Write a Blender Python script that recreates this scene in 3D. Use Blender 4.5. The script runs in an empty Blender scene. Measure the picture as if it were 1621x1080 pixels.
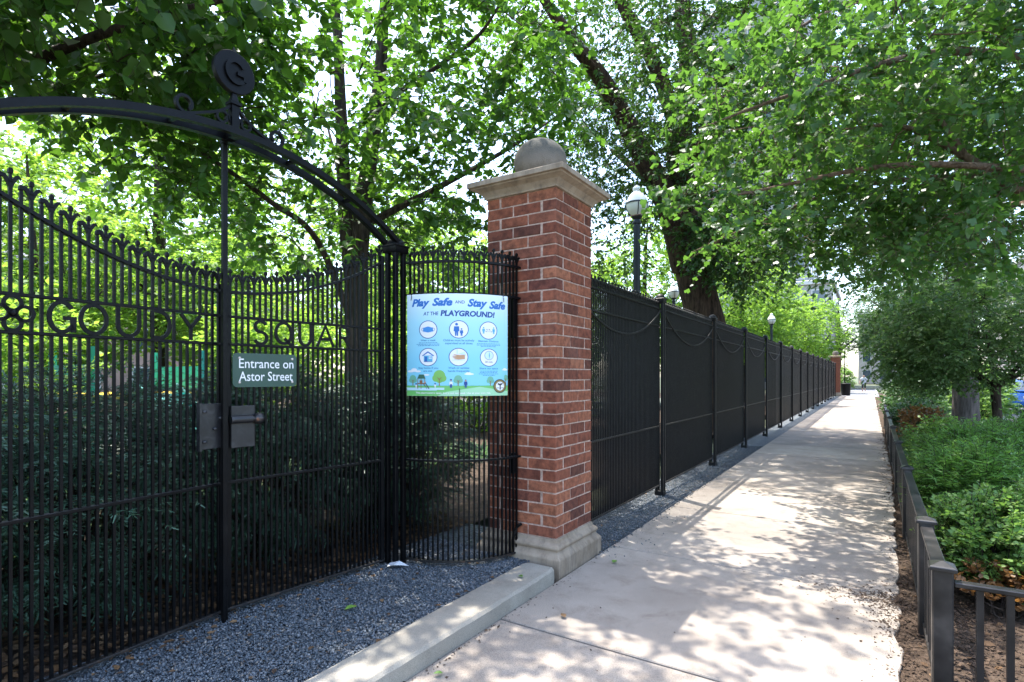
import bpy, bmesh, math, random
import numpy as np
from mathutils import Vector, Matrix

random.seed(7)
S = bpy.context.scene
COL = S.collection

# ------------------------------------------------------------------ camera
THETA = math.atan(567 / 878)            # camera looks this far left of the pavement's direction (+Y)
cam_d = bpy.data.cameras.new('camera')
cam = bpy.data.objects.new('camera', cam_d); COL.objects.link(cam)
cam.location = (0, 0, 1.5)
cam.rotation_euler = (math.radians(90), 0, THETA)
cam_d.sensor_width = 36
cam_d.lens = 878 / 1621 * 36
cam_d.shift_y = 56 / 1621
cam_d.clip_start = 0.05
cam_d.clip_end = 1500
S.camera = cam

# ------------------------------------------------------------------ light
SUN_DIR = Vector((0.305, -0.163, -1.0))
world = bpy.data.worlds.new('World'); S.world = world; world.use_nodes = True
wn = world.node_tree.nodes; wl = world.node_tree.links
sky = wn.new('ShaderNodeTexSky'); sky.sky_type = 'NISHITA'; sky.sun_disc = False
sky.sun_elevation = math.radians(70.9); sky.sun_rotation = math.atan2(-SUN_DIR.x, -SUN_DIR.y)
sky.air_density = 1.0; sky.dust_density = 2.0; sky.ozone_density = 1.0
wl.new(sky.outputs[0], wn['Background'].inputs[0]); wn['Background'].inputs[1].default_value = 0.15
sun_d = bpy.data.lights.new('sun', 'SUN'); sun = bpy.data.objects.new('sun', sun_d); COL.objects.link(sun)
sun_d.energy = 2.1; sun_d.angle = math.radians(0.53); sun_d.color = (1.0, 0.955, 0.88)
sun.rotation_euler = SUN_DIR.to_track_quat('-Z', 'Y').to_euler(); sun.location = (-6, 3, 20)
S.view_settings.view_transform = 'Standard'; S.view_settings.look = 'None'
S.view_settings.exposure = 2.45; S.view_settings.gamma = 1.0
S.render.engine = 'CYCLES'
S.cycles.max_bounces = 8; S.cycles.diffuse_bounces = 4; S.cycles.glossy_bounces = 3
S.cycles.transmission_bounces = 5; S.cycles.transparent_max_bounces = 4
S.cycles.sample_clamp_indirect = 6.0
S.cycles.use_denoising = True
S.cycles.caustics_reflective = False; S.cycles.caustics_refractive = False

# ------------------------------------------------------------------ materials
M = {}
def nodes_of(name):
    m = bpy.data.materials.new(name); m.use_nodes = True; M[name] = m
    nt = m.node_tree; return m, nt, nt.nodes['Principled BSDF']
def ramp(nt, stops):
    r = nt.nodes.new('ShaderNodeValToRGB'); e = r.color_ramp.elements
    while len(e) < len(stops): e.new(0.5)
    for i, (p, c) in enumerate(stops): e[i].position = p; e[i].color = (*c, 1)
    return r
def ramp_of(nt, src, stops):
    r = ramp(nt, stops); nt.links.new(src, r.inputs[0]); return r.outputs[0]
def noise(nt, scale, detail=4, vec=None, rough=0.55, dist=0.0):
    n = nt.nodes.new('ShaderNodeTexNoise'); n.inputs['Scale'].default_value = scale
    n.inputs['Detail'].default_value = detail; n.inputs['Roughness'].default_value = rough
    n.inputs['Distortion'].default_value = dist
    if vec is None:
        tc = nt.nodes.new('ShaderNodeNewGeometry'); vec = tc.outputs['Position']
    nt.links.new(vec, n.inputs['Vector']); return n
def bump(nt, p, h, strength=0.3, dist=0.01):
    b = nt.nodes.new('ShaderNodeBump'); b.inputs['Strength'].default_value = strength; b.inputs['Distance'].default_value = dist
    nt.links.new(h, b.inputs['Height']); nt.links.new(b.outputs[0], p.inputs['Normal'])
def mix(nt, fac, a, b, blend='MIX'):
    x = nt.nodes.new('ShaderNodeMix'); x.data_type = 'RGBA'; x.blend_type = blend
    for sock, v in ((x.inputs[0], fac), (x.inputs[6], a), (x.inputs[7], b)):
        if hasattr(v, 'is_output'): nt.links.new(v, sock)
        elif isinstance(v, (int, float)): sock.default_value = v
        else: sock.default_value = (*v, 1)
    return x.outputs[2]
def plain(name, col, rough=0.5, metal=0.0, var=0.0, scale=8, bmp=0.0, spec=0.5):
    m, nt, p = nodes_of(name)
    p.inputs['Roughness'].default_value = rough; p.inputs['Metallic'].default_value = metal
    p.inputs['Specular IOR Level'].default_value = spec
    if var or bmp:
        n = noise(nt, scale)
        lo = tuple(c * (1 - var) for c in col); hi = tuple(min(1, c * (1 + var)) for c in col)
        r = ramp(nt, [(0.3, lo), (0.7, hi)]); nt.links.new(n.outputs[0], r.inputs[0])
        nt.links.new(r.outputs[0], p.inputs['Base Color'])
        if bmp: bump(nt, p, n.outputs[0], bmp)
    else: p.inputs['Base Color'].default_value = (*col, 1)
    return m
def leafmat(name, cols, trans, fac=0.45, rough=0.42, spec=0.45):
    m, nt, p = nodes_of(name)
    g = nt.nodes.new('ShaderNodeNewGeometry')
    r = ramp(nt, [(i / max(1, len(cols) - 1), c) for i, c in enumerate(cols)])
    nb = noise(nt, 0.9, 2); mm = nt.nodes.new('ShaderNodeMath'); mm.operation = 'MULTIPLY_ADD'; mm.inputs[1].default_value = 2.2; mm.inputs[2].default_value = -0.6
    nt.links.new(nb.outputs[0], mm.inputs[0]); av = nt.nodes.new('ShaderNodeMath'); av.operation = 'MULTIPLY_ADD'; av.inputs[1].default_value = 0.55; av.use_clamp = True
    hf = nt.nodes.new('ShaderNodeMath'); hf.operation = 'MULTIPLY'; hf.inputs[1].default_value = 0.45; nt.links.new(mm.outputs[0], hf.inputs[0])
    nt.links.new(g.outputs['Random Per Island'], av.inputs[0]); nt.links.new(hf.outputs[0], av.inputs[2]); nt.links.new(av.outputs[0], r.inputs[0])
    nt.links.new(r.outputs[0], p.inputs['Base Color'])
    p.inputs['Roughness'].default_value = rough; p.inputs['Specular IOR Level'].default_value = spec
    t = nt.nodes.new('ShaderNodeBsdfTranslucent')
    c2 = mix(nt, 0.65, mix(nt, 1.0, r.outputs[0], (2.6, 2.6, 1.6), 'MULTIPLY'), trans); nt.links.new(c2, t.inputs[0])
    ms = nt.nodes.new('ShaderNodeMixShader'); ms.inputs[0].default_value = fac
    nt.links.new(p.outputs[0], ms.inputs[1]); nt.links.new(t.outputs[0], ms.inputs[2])
    nt.links.new(ms.outputs[0], nt.nodes['Material Output'].inputs[0])
    return m

def make_mats():
    # black painted iron: slightly worn, rail-top highlights painted in as patchy grey on upward faces
    def iron(name, c0, c1, c2, spec, rlo, rhi):
        m, nt, p = nodes_of(name)
        n = noise(nt, 9, 6); n2 = noise(nt, 70, 3); n3 = noise(nt, 24, 5)
        r = ramp(nt, [(0.35, c0), (0.62, c1), (0.8, c2)]); nt.links.new(n.outputs[0], r.inputs[0])
        g = nt.nodes.new('ShaderNodeNewGeometry'); sx = nt.nodes.new('ShaderNodeSeparateXYZ'); nt.links.new(g.outputs['True Normal'], sx.inputs[0])
        up = ramp(nt, [(0.75, (0, 0, 0)), (0.95, (1, 1, 1))]); nt.links.new(sx.outputs[2], up.inputs[0])
        top_hl = mix(nt, 1.0, up.outputs[0], ramp_of(nt, n3.outputs[0], [(0.38, (0.1,) * 3), (0.62, (0.9,) * 3)]), 'MULTIPLY')
        c = mix(nt, top_hl, r.outputs[0], (0.085, 0.08, 0.074))
        chip = ramp_of(nt, n3.outputs[0], [(0.735, (0, 0, 0)), (0.755, (1, 1, 1))]); c = mix(nt, chip, c, (0.10, 0.06, 0.04))
        nt.links.new(c, p.inputs['Base Color'])
        rr = ramp(nt, [(0.3, (rlo,) * 3), (0.75, (rhi,) * 3)]); nt.links.new(n2.outputs[0], rr.inputs[0])
        nt.links.new(rr.outputs[0], p.inputs['Roughness']); p.inputs['Specular IOR Level'].default_value = spec; bump(nt, p, n2.outputs[0], 0.12, 0.002)
    iron('black_iron', (0.0028, 0.003, 0.0036), (0.005, 0.0052, 0.006), (0.011, 0.0105, 0.010), 0.14, 0.28, 0.5)
    iron('fence_iron', (0.0065, 0.0064, 0.007), (0.0105, 0.0102, 0.011), (0.02, 0.019, 0.019), 0.28, 0.4, 0.6)
    # same iron with rust bleeding at the foot
    m, nt, p = nodes_of('worn_iron')
    n = noise(nt, 26, 6)
    r = ramp(nt, [(0.45, (0.006, 0.006, 0.007)), (0.58, (0.02, 0.016, 0.013)), (0.72, (0.07, 0.036, 0.02))])
    nt.links.new(n.outputs[0], r.inputs[0]); nt.links.new(r.outputs[0], p.inputs['Base Color'])
    p.inputs['Roughness'].default_value = 0.55; bump(nt, p, n.outputs[0], 0.2, 0.002)
    # patched lock plate
    m, nt, p = nodes_of('lock_steel')
    n = noise(nt, 18, 7, dist=0.6); n2 = noise(nt, 6, 3)
    r = ramp(nt, [(0.3, (0.006, 0.0065, 0.008)), (0.55, (0.014, 0.0145, 0.017)), (0.72, (0.036, 0.036, 0.04))])
    nt.links.new(n.outputs[0], r.inputs[0]); nt.links.new(r.outputs[0], p.inputs['Base Color'])
    p.inputs['Roughness'].default_value = 0.42; bump(nt, p, n2.outputs[0], 0.5, 0.01)
    m, nt, p = nodes_of('knob_steel')
    n = noise(nt, 30, 4)
    r = ramp(nt, [(0.45, (0.02, 0.02, 0.022)), (0.6, (0.05, 0.045, 0.045)), (0.7, (0.16, 0.075, 0.045))])
    nt.links.new(n.outputs[0], r.inputs[0]); nt.links.new(r.outputs[0], p.inputs['Base Color'])
    p.inputs['Roughness'].default_value = 0.3; p.inputs['Metallic'].default_value = 0.4
    # railing paint, brownish where rubbed
    m, nt, p = nodes_of('railing_paint')
    n = noise(nt, 5, 5); n2 = noise(nt, 60, 3)
    r = ramp(nt, [(0.38, (0.009, 0.0088, 0.009)), (0.55, (0.024, 0.022, 0.021)), (0.75, (0.07, 0.062, 0.056))])
    nt.links.new(n.outputs[0], r.inputs[0]); nt.links.new(r.outputs[0], p.inputs['Base Color'])
    p.inputs['Roughness'].default_value = 0.33; bump(nt, p, n2.outputs[0], 0.1, 0.002)
    # brick
    m, nt, p = nodes_of('brick')
    oi = nt.nodes.new('ShaderNodeObjectInfo')
    r = ramp(nt, [(0.0, (0.10, 0.036, 0.025)), (0.2, (0.18, 0.056, 0.033)), (0.55, (0.245, 0.082, 0.046)), (0.85, (0.31, 0.118, 0.064)), (1.0, (0.14, 0.046, 0.033))])
    nt.links.new(oi.outputs['Random'], r.inputs[0])
    n = noise(nt, 22, 6); n2 = noise(nt, 130, 3); n3 = noise(nt, 2.2, 4)
    sp = ramp(nt, [(0.34, (0.6, 0.57, 0.56)), (0.62, (1.22, 1.18, 1.12))]); nt.links.new(n.outputs[0], sp.inputs[0])
    c = mix(nt, 1.0, r.outputs[0], sp.outputs[0], 'MULTIPLY')
    dk = ramp(nt, [(0.62, (0, 0, 0)), (0.70, (1, 1, 1))]); nt.links.new(n2.outputs[0], dk.inputs[0])
    c = mix(nt, dk.outputs[0], c, (0.05, 0.022, 0.02))
    ef = ramp(nt, [(0.6, (0, 0, 0)), (0.85, (0.22, 0.22, 0.22))]); nt.links.new(n3.outputs[0], ef.inputs[0])
    c = mix(nt, ef.outputs[0], c, (0.33, 0.20, 0.16))
    nt.links.new(c, p.inputs['Base Color']); p.inputs['Roughness'].default_value = 0.78
    p.inputs['Specular IOR Level'].default_value = 0.3; bump(nt, p, n2.outputs[0], 0.45, 0.004)
    plain('mortar', (0.46, 0.325, 0.26), 0.95, var=0.35, scale=40, bmp=0.5, spec=0.15)
    # limestone
    m, nt, p = nodes_of('limestone')
    n = noise(nt, 5, 8, rough=0.65); n2 = noise(nt, 160, 3); n3 = noise(nt, 1.6, 3)
    r = ramp(nt, [(0.3, (0.22, 0.168, 0.118)), (0.55, (0.35, 0.278, 0.205)), (0.75, (0.43, 0.352, 0.27))])
    nt.links.new(n.outputs[0], r.inputs[0])
    gg = nt.nodes.new('ShaderNodeNewGeometry'); mp = nt.nodes.new('ShaderNodeMapping'); mp.inputs['Scale'].default_value = (1, 1, .22); nt.links.new(gg.outputs['Position'], mp.inputs[0])
    n3 = noise(nt, 9, 7, mp.outputs[0], 0.7)
    st = ramp(nt, [(0.48, (0, 0, 0)), (0.72, (0.75, 0.75, 0.75))]); nt.links.new(n3.outputs[0], st.inputs[0])
    c = mix(nt, st.outputs[0], r.outputs[0], (0.12, 0.098, 0.08))
    nt.links.new(c, p.inputs['Base Color']); p.inputs['Roughness'].default_value = 0.9
    p.inputs['Specular IOR Level'].default_value = 0.2; bump(nt, p, n2.outputs[0], 0.25, 0.003)
    # weathered ball: lichen in patches on its crown
    m, nt, p = nodes_of('ball_stone')
    tc = nt.nodes.new('ShaderNodeTexCoord'); sx = nt.nodes.new('ShaderNodeSeparateXYZ')
    nt.links.new(tc.outputs['Generated'], sx.inputs[0])
    n = noise(nt, 14, 9, rough=0.75); n2 = noise(nt, 120, 3)
    ad = nt.nodes.new('ShaderNodeMath'); ad.operation = 'MULTIPLY_ADD'; ad.inputs[1].default_value = 0.55
    nt.links.new(n.outputs[0], ad.inputs[0]); nt.links.new(sx.outputs[2], ad.inputs[2])
    li = ramp(nt, [(0.70, (0, 0, 0)), (0.95, (0.95, 0.95, 0.95))]); nt.links.new(ad.outputs[0], li.inputs[0])
    r = ramp(nt, [(0.3, (0.15, 0.125, 0.098)), (0.7, (0.25, 0.212, 0.172))]); nt.links.new(n.outputs[0], r.inputs[0])
    c = mix(nt, li.outputs[0], r.outputs[0], (0.075, 0.07, 0.055))
    nt.links.new(c, p.inputs['Base Color']); p.inputs['Roughness'].default_value = 0.95
    bump(nt, p, n2.outputs[0], 0.7, 0.006)
    # concrete paving and kerb
    def conc(name, lo, hi, stain, sc=1.0, speck=0.5):
        m, nt, p = nodes_of(name)
        oi = nt.nodes.new('ShaderNodeObjectInfo')
        n = noise(nt, 1.3 * sc, 6, rough=0.6); n2 = noise(nt, 240, 2); n3 = noise(nt, 4.5, 7, rough=0.7, dist=0.4)
        r = ramp(nt, [(0.3, lo), (0.7, hi)]); nt.links.new(n.outputs[0], r.inputs[0])
        st = ramp(nt, [(0.50, (0, 0, 0)), (0.74, (0.7, 0.7, 0.7))]); nt.links.new(n3.outputs[0], st.inputs[0])
        c = mix(nt, st.outputs[0], r.outputs[0], stain)
        sp = ramp(nt, [(0.36, (0.62,) * 3), (0.52, (1.0,) * 3), (0.7, (1.15,) * 3)]); nt.links.new(n2.outputs[0], sp.inputs[0])
        c = mix(nt, speck, c, mix(nt, 1.0, c, sp.outputs[0], 'MULTIPLY'))
        vo = nt.nodes.new('ShaderNodeTexVoronoi'); vo.inputs['Scale'].default_value = 3.1; g2 = nt.nodes.new('ShaderNodeNewGeometry'); nt.links.new(g2.outputs['Position'], vo.inputs['Vector'])
        gm = ramp(nt, [(0.030, (0.55, 0.55, 0.55)), (0.045, (0, 0, 0))]); nt.links.new(vo.outputs['Distance'], gm.inputs[0]); c = mix(nt, gm.outputs[0], c, (0.12, 0.105, 0.095))
        n5 = noise(nt, 0.55, 5, rough=0.6); bs = ramp(nt, [(0.38, (0.80, 0.78, 0.77)), (0.60, (1.06, 1.06, 1.06))]); nt.links.new(n5.outputs[0], bs.inputs[0]); c = mix(nt, 1.0, c, bs.outputs[0], 'MULTIPLY')
        ov = ramp(nt, [(0, (0.86, 0.86, 0.88)), (1, (1.08, 1.06, 1.03))]); nt.links.new(oi.outputs['Random'], ov.inputs[0])
        c = mix(nt, 1.0, c, ov.outputs[0], 'MULTIPLY')
        nt.links.new(c, p.inputs['Base Color']); p.inputs['Roughness'].default_value = 0.9
        p.inputs['Specular IOR Level'].default_value = 0.25; bump(nt, p, n2.outputs[0], 0.3, 0.002)
    conc('concrete', (0.315, 0.277, 0.235), (0.40, 0.355, 0.305), (0.205, 0.165, 0.132), speck=0.9)
    conc('kerb_concrete', (0.30, 0.28, 0.235), (0.385, 0.362, 0.31), (0.22, 0.195, 0.165), 2, 0.7)
    conc('grey_concrete', (0.26, 0.26, 0.27), (0.34, 0.34, 0.35), (0.2, 0.19, 0.18))
    # gravel
    m, nt, p = nodes_of('gravel')
    g = nt.nodes.new('ShaderNodeNewGeometry')
    r = ramp(nt, [(0, (0.040, 0.052, 0.064)), (0.4, (0.080, 0.098, 0.115)), (0.72, (0.125, 0.145, 0.165)), (0.90, (0.19, 0.20, 0.21)), (0.96, (0.12, 0.10, 0.085)), (1.0, (0.30, 0.27, 0.23))])
    nt.links.new(g.outputs['Random Per Island'], r.inputs[0]); nt.links.new(r.outputs[0], p.inputs['Base Color'])
    p.inputs['Roughness'].default_value = 0.62
    m, nt, p = nodes_of('gravel_bed')
    v = nt.nodes.new('ShaderNodeTexVoronoi'); v.inputs['Scale'].default_value = 62
    g = nt.nodes.new('ShaderNodeNewGeometry'); nt.links.new(g.outputs['Position'], v.inputs['Vector'])
    sx = nt.nodes.new('ShaderNodeSeparateColor'); nt.links.new(v.outputs['Color'], sx.inputs[0])
    r = ramp(nt, [(0, (0.035, 0.045, 0.055)), (0.6, (0.09, 0.105, 0.12)), (1, (0.16, 0.175, 0.19))]); nt.links.new(sx.outputs[0], r.inputs[0])
    nt.links.new(r.outputs[0], p.inputs['Base Color']); p.inputs['Roughness'].default_value = 0.7
    iv = nt.nodes.new('ShaderNodeMath'); iv.operation = 'MULTIPLY'; iv.inputs[1].default_value = -1; nt.links.new(v.outputs['Distance'], iv.inputs[0])
    bump(nt, p, iv.outputs[0], 0.9, 0.02)
    # earth
    m, nt, p = nodes_of('soil')
    n = noise(nt, 11, 8, rough=0.7); n2 = noise(nt, 90, 4)
    r = ramp(nt, [(0.3, (0.035, 0.024, 0.017)), (0.55, (0.085, 0.06, 0.043)), (0.75, (0.16, 0.115, 0.085))])
    nt.links.new(n.outputs[0], r.inputs[0]); nt.links.new(r.outputs[0], p.inputs['Base Color'])
    p.inputs['Roughness'].default_value = 0.95; p.inputs['Specular IOR Level'].default_value = 0.15; bump(nt, p, n2.outputs[0], 0.9, 0.02)
    leafmat('litter', [(0.10, 0.05, 0.025), (0.17, 0.095, 0.045), (0.06, 0.04, 0.028), (0.24, 0.15, 0.08), (0.09, 0.06, 0.04)], (0.2, 0.1, 0.04), 0.15, 0.8, 0.2)
    leafmat('mulch', [(0.05, 0.032, 0.022), (0.10, 0.068, 0.048), (0.036, 0.026, 0.02), (0.15, 0.10, 0.07)], (0.1, 0.06, 0.03), 0.05, 0.9, 0.15)
    plain('ground', (0.075, 0.085, 0.04), 0.95, var=0.4, scale=1.2)
    plain('asphalt', (0.055, 0.055, 0.058), 0.9, var=0.25, scale=3, bmp=0.3)
    plain('white_paint', (0.75, 0.75, 0.73), 0.6, var=0.05)
    plain('rubber_surface', (0.14, 0.15, 0.12), 0.95, var=0.3, scale=3)
    # bark
    def bark(name, lo, hi, sc):
        m, nt, p = nodes_of(name)
        tc = nt.nodes.new('ShaderNodeNewGeometry'); mp = nt.nodes.new('ShaderNodeMapping')
        mp.inputs['Scale'].default_value = (1, 1, 0.18); nt.links.new(tc.outputs['Position'], mp.inputs[0])
        n = noise(nt, sc, 8, mp.outputs[0], 0.65, 0.3)
        r = ramp(nt, [(0.35, lo), (0.65, hi)]); nt.links.new(n.outputs[0], r.inputs[0]); nt.links.new(r.outputs[0], p.inputs['Base Color'])
        p.inputs['Roughness'].default_value = 0.95; p.inputs['Specular IOR Level'].default_value = 0.15; bump(nt, p, n.outputs[0], 1.0, 0.04)
    bark('bark_dark', (0.028, 0.022, 0.018), (0.10, 0.075, 0.058), 22)
    bark('bark_elm', (0.022, 0.015, 0.012), (0.105, 0.066, 0.045), 14)
    bark('bark_grey', (0.06, 0.05, 0.043), (0.17, 0.14, 0.12), 12)
    bark('bark_ginkgo', (0.11, 0.075, 0.055), (0.26, 0.18, 0.135), 18)
    # foliage
    leafmat('leaf_redbud', [(0.013, 0.040, 0.010), (0.026, 0.074, 0.015), (0.048, 0.112, 0.02)], (0.17, 0.36, 0.025), 0.42)
    leafmat('leaf_shade', [(0.014, 0.045, 0.012), (0.030, 0.084, 0.017), (0.062, 0.14, 0.024)], (0.18, 0.39, 0.025), 0.44)
    leafmat('leaf_elm', [(0.012, 0.038, 0.011), (0.024, 0.064, 0.016), (0.048, 0.10, 0.023)], (0.11, 0.25, 0.022), 0.34, 0.5)
    leafmat('leaf_ginkgo', [(0.020, 0.060, 0.018), (0.038, 0.10, 0.026), (0.070, 0.15, 0.036)], (0.19, 0.40, 0.04), 0.38, 0.4, 0.5)
    leafmat('leaf_far', [(0.07, 0.16, 0.028), (0.11, 0.22, 0.038), (0.16, 0.28, 0.05)], (0.40, 0.60, 0.07), 0.5, 0.6, 0.3)
    leafmat('leaf_crab', [(0.06, 0.125, 0.045), (0.095, 0.17, 0.06), (0.15, 0.18, 0.085)], (0.20, 0.38, 0.08), 0.38, 0.5)
    leafmat('needle', [(0.03, 0.08, 0.05), (0.05, 0.115, 0.07), (0.085, 0.17, 0.11)], (0.10, 0.20, 0.10), 0.22, 0.45, 0.5)
    leafmat('leaf_yew', [(0.07, 0.175, 0.03), (0.11, 0.24, 0.042), (0.17, 0.32, 0.06)], (0.22, 0.44, 0.06), 0.35, 0.45, 0.5)
    leafmat('leaf_dark', [(0.025, 0.07, 0.022), (0.04, 0.10, 0.028), (0.06, 0.13, 0.036)], (0.10, 0.22, 0.04), 0.28)
    leafmat('leaf_low', [(0.06, 0.145, 0.036), (0.10, 0.205, 0.048), (0.155, 0.26, 0.06), (0.19, 0.24, 0.07)], (0.24, 0.44, 0.07), 0.34, 0.5)
    leafmat('leaf_rust', [(0.16, 0.075, 0.03), (0.24, 0.12, 0.042), (0.11, 0.07, 0.03)], (0.32, 0.14, 0.04), 0.35)
    leafmat('grass_blade', [(0.06, 0.13, 0.055), (0.09, 0.17, 0.075), (0.13, 0.22, 0.10)], (0.18, 0.34, 0.12), 0.3, 0.5)
    leafmat('leaf_fallen', [(0.10, 0.22, 0.03), (0.14, 0.26, 0.04)], (0.2, 0.4, 0.05), 0.2)
    # prints and odds
    plain('sign_green', (0.018, 0.062, 0.045), 0.35, var=0.08, scale=5)
    plain('print_white', (0.82, 0.82, 0.82), 0.45)
    plain('screw_white', (0.6, 0.52, 0.47), 0.5)
    m, nt, p = nodes_of('poster_sky')
    tc = nt.nodes.new('ShaderNodeTexCoord'); sx = nt.nodes.new('ShaderNodeSeparateXYZ'); nt.links.new(tc.outputs['UV'], sx.inputs[0])
    r = ramp(nt, [(0.0, (0.22, 0.60, 0.76)), (0.35, (0.25, 0.63, 0.79)), (0.72, (0.40, 0.73, 0.84)), (1.0, (0.72, 0.82, 0.86))])
    nt.links.new(sx.outputs[1], r.inputs[0]); nt.links.new(r.outputs[0], p.inputs['Base Color']); p.inputs['Roughness'].default_value = 0.4
    for n_, c_ in dict(p_navy=(0.012, 0.06, 0.26), p_blue=(0.015, 0.14, 0.46), p_mid=(0.05, 0.26, 0.62), p_text=(0.035, 0.20, 0.42),
                       p_grass=(0.16, 0.50, 0.13), p_grass2=(0.36, 0.66, 0.40), p_lake=(0.50, 0.72, 0.78), p_tree=(0.20, 0.48, 0.10), p_tree2=(0.16, 0.44, 0.30),
                       p_trunk=(0.26, 0.12, 0.05), p_skin=(0.55, 0.30, 0.16), p_gold=(0.42, 0.29, 0.06), p_dark=(0.03, 0.035, 0.04), p_roof=(0.04, 0.13, 0.08),
                       p_pale=(0.62, 0.78, 0.86), p_cyan=(0.10, 0.42, 0.62)).items(): plain(n_, c_, 0.45)
    plain('zip_tie', (0.01, 0.01, 0.011), 0.4)
    m, nt, p = nodes_of('lamp_glass'); p.inputs['Base Color'].default_value = (0.80, 0.78, 0.72, 1); p.inputs['Roughness'].default_value = 0.25
    p.inputs['Subsurface Weight'].default_value = 0.0
    plain('lamp_iron', (0.016, 0.022, 0.028), 0.4, var=0.2)
    plain('teal_plastic', (0.02, 0.34, 0.30), 0.35); plain('yellow_plastic', (0.62, 0.42, 0.03), 0.4)
    plain('paper_litter', (0.70, 0.72, 0.74), 0.6)
    plain('wall_stone', (0.42, 0.385, 0.34), 0.9, var=0.12, scale=1.5); plain('wall_pink', (0.36, 0.24, 0.20), 0.9, var=0.15, scale=1.5)
    plain('wall_pale', (0.34, 0.32, 0.295), 0.9, var=0.1, scale=1.5); plain('wall_grey', (0.30, 0.31, 0.32), 0.9, var=0.1)
    plain('window_glass', (0.05, 0.075, 0.10), 0.08, spec=0.8); plain('window_trim', (0.55, 0.53, 0.50), 0.7)
    plain('roof_slate', (0.12, 0.125, 0.135), 0.8)
    plain('car_blue', (0.02, 0.12, 0.42), 0.2, spec=0.7); plain('car_white', (0.62, 0.63, 0.65), 0.2, spec=0.7); plain('car_grey', (0.10, 0.11, 0.125), 0.2, spec=0.7)
    plain('tyre', (0.02, 0.02, 0.02), 0.8); plain('chrome', (0.45, 0.45, 0.46), 0.25, 0.8); plain('head_light', (0.75, 0.76, 0.78), 0.15); plain('tail_light', (0.35, 0.02, 0.02), 0.2)
    plain('skin', (0.50, 0.29, 0.21), 0.6); plain('shorts_black', (0.014, 0.014, 0.016), 0.8); plain('hair', (0.30, 0.22, 0.15), 0.7)
    m, nt, p = nodes_of('striped_shirt')
    g = nt.nodes.new('ShaderNodeNewGeometry'); sx = nt.nodes.new('ShaderNodeSeparateXYZ'); nt.links.new(g.outputs['Position'], sx.inputs[0])
    w = nt.nodes.new('ShaderNodeMath'); w.operation = 'PINGPONG'; w.inputs[1].default_value = 0.05; nt.links.new(sx.outputs[2], w.inputs[0])
    r = ramp(nt, [(0.42, (0.74, 0.74, 0.74)), (0.58, (0.25, 0.28, 0.34))]); sc_ = nt.nodes.new('ShaderNodeMath'); sc_.operation = 'MULTIPLY'; sc_.inputs[1].default_value = 20
    nt.links.new(w.outputs[0], sc_.inputs[0]); nt.links.new(sc_.outputs[0], r.inputs[0]); nt.links.new(r.outputs[0], p.inputs['Base Color']); p.inputs['Roughness'].default_value = 0.85
make_mats()

# ------------------------------------------------------------------ mesh helpers
ORIGIN = {}                     # object name -> world position of its root
def tag(o, label=None, cat=None, group=None, kind=None):
    if label: o['label'] = label
    if cat: o['category'] = cat
    if group: o['group'] = group
    if kind: o['kind'] = kind
    return o
def empty(name, loc, label=None, cat=None, group=None, kind=None):
    o = bpy.data.objects.new(name, None); COL.objects.link(o); o.location = loc; o.empty_display_size = 0.1
    ORIGIN[o.name] = Vector(loc); return tag(o, label, cat, group, kind)
def place(me, name, mat, parent=None, loc=None):
    o = bpy.data.objects.new(name, me); COL.objects.link(o)
    if mat is not None and not me.materials: me.materials.append(M[mat] if isinstance(mat, str) else mat)
    if parent is not None:
        o.parent = parent; base = ORIGIN[parent.name]; ORIGIN[o.name] = base
        if loc is not None: o.location = Vector(loc) - base
    elif loc is not None:
        o.location = loc; ORIGIN[o.name] = Vector(loc)
    return o
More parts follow.
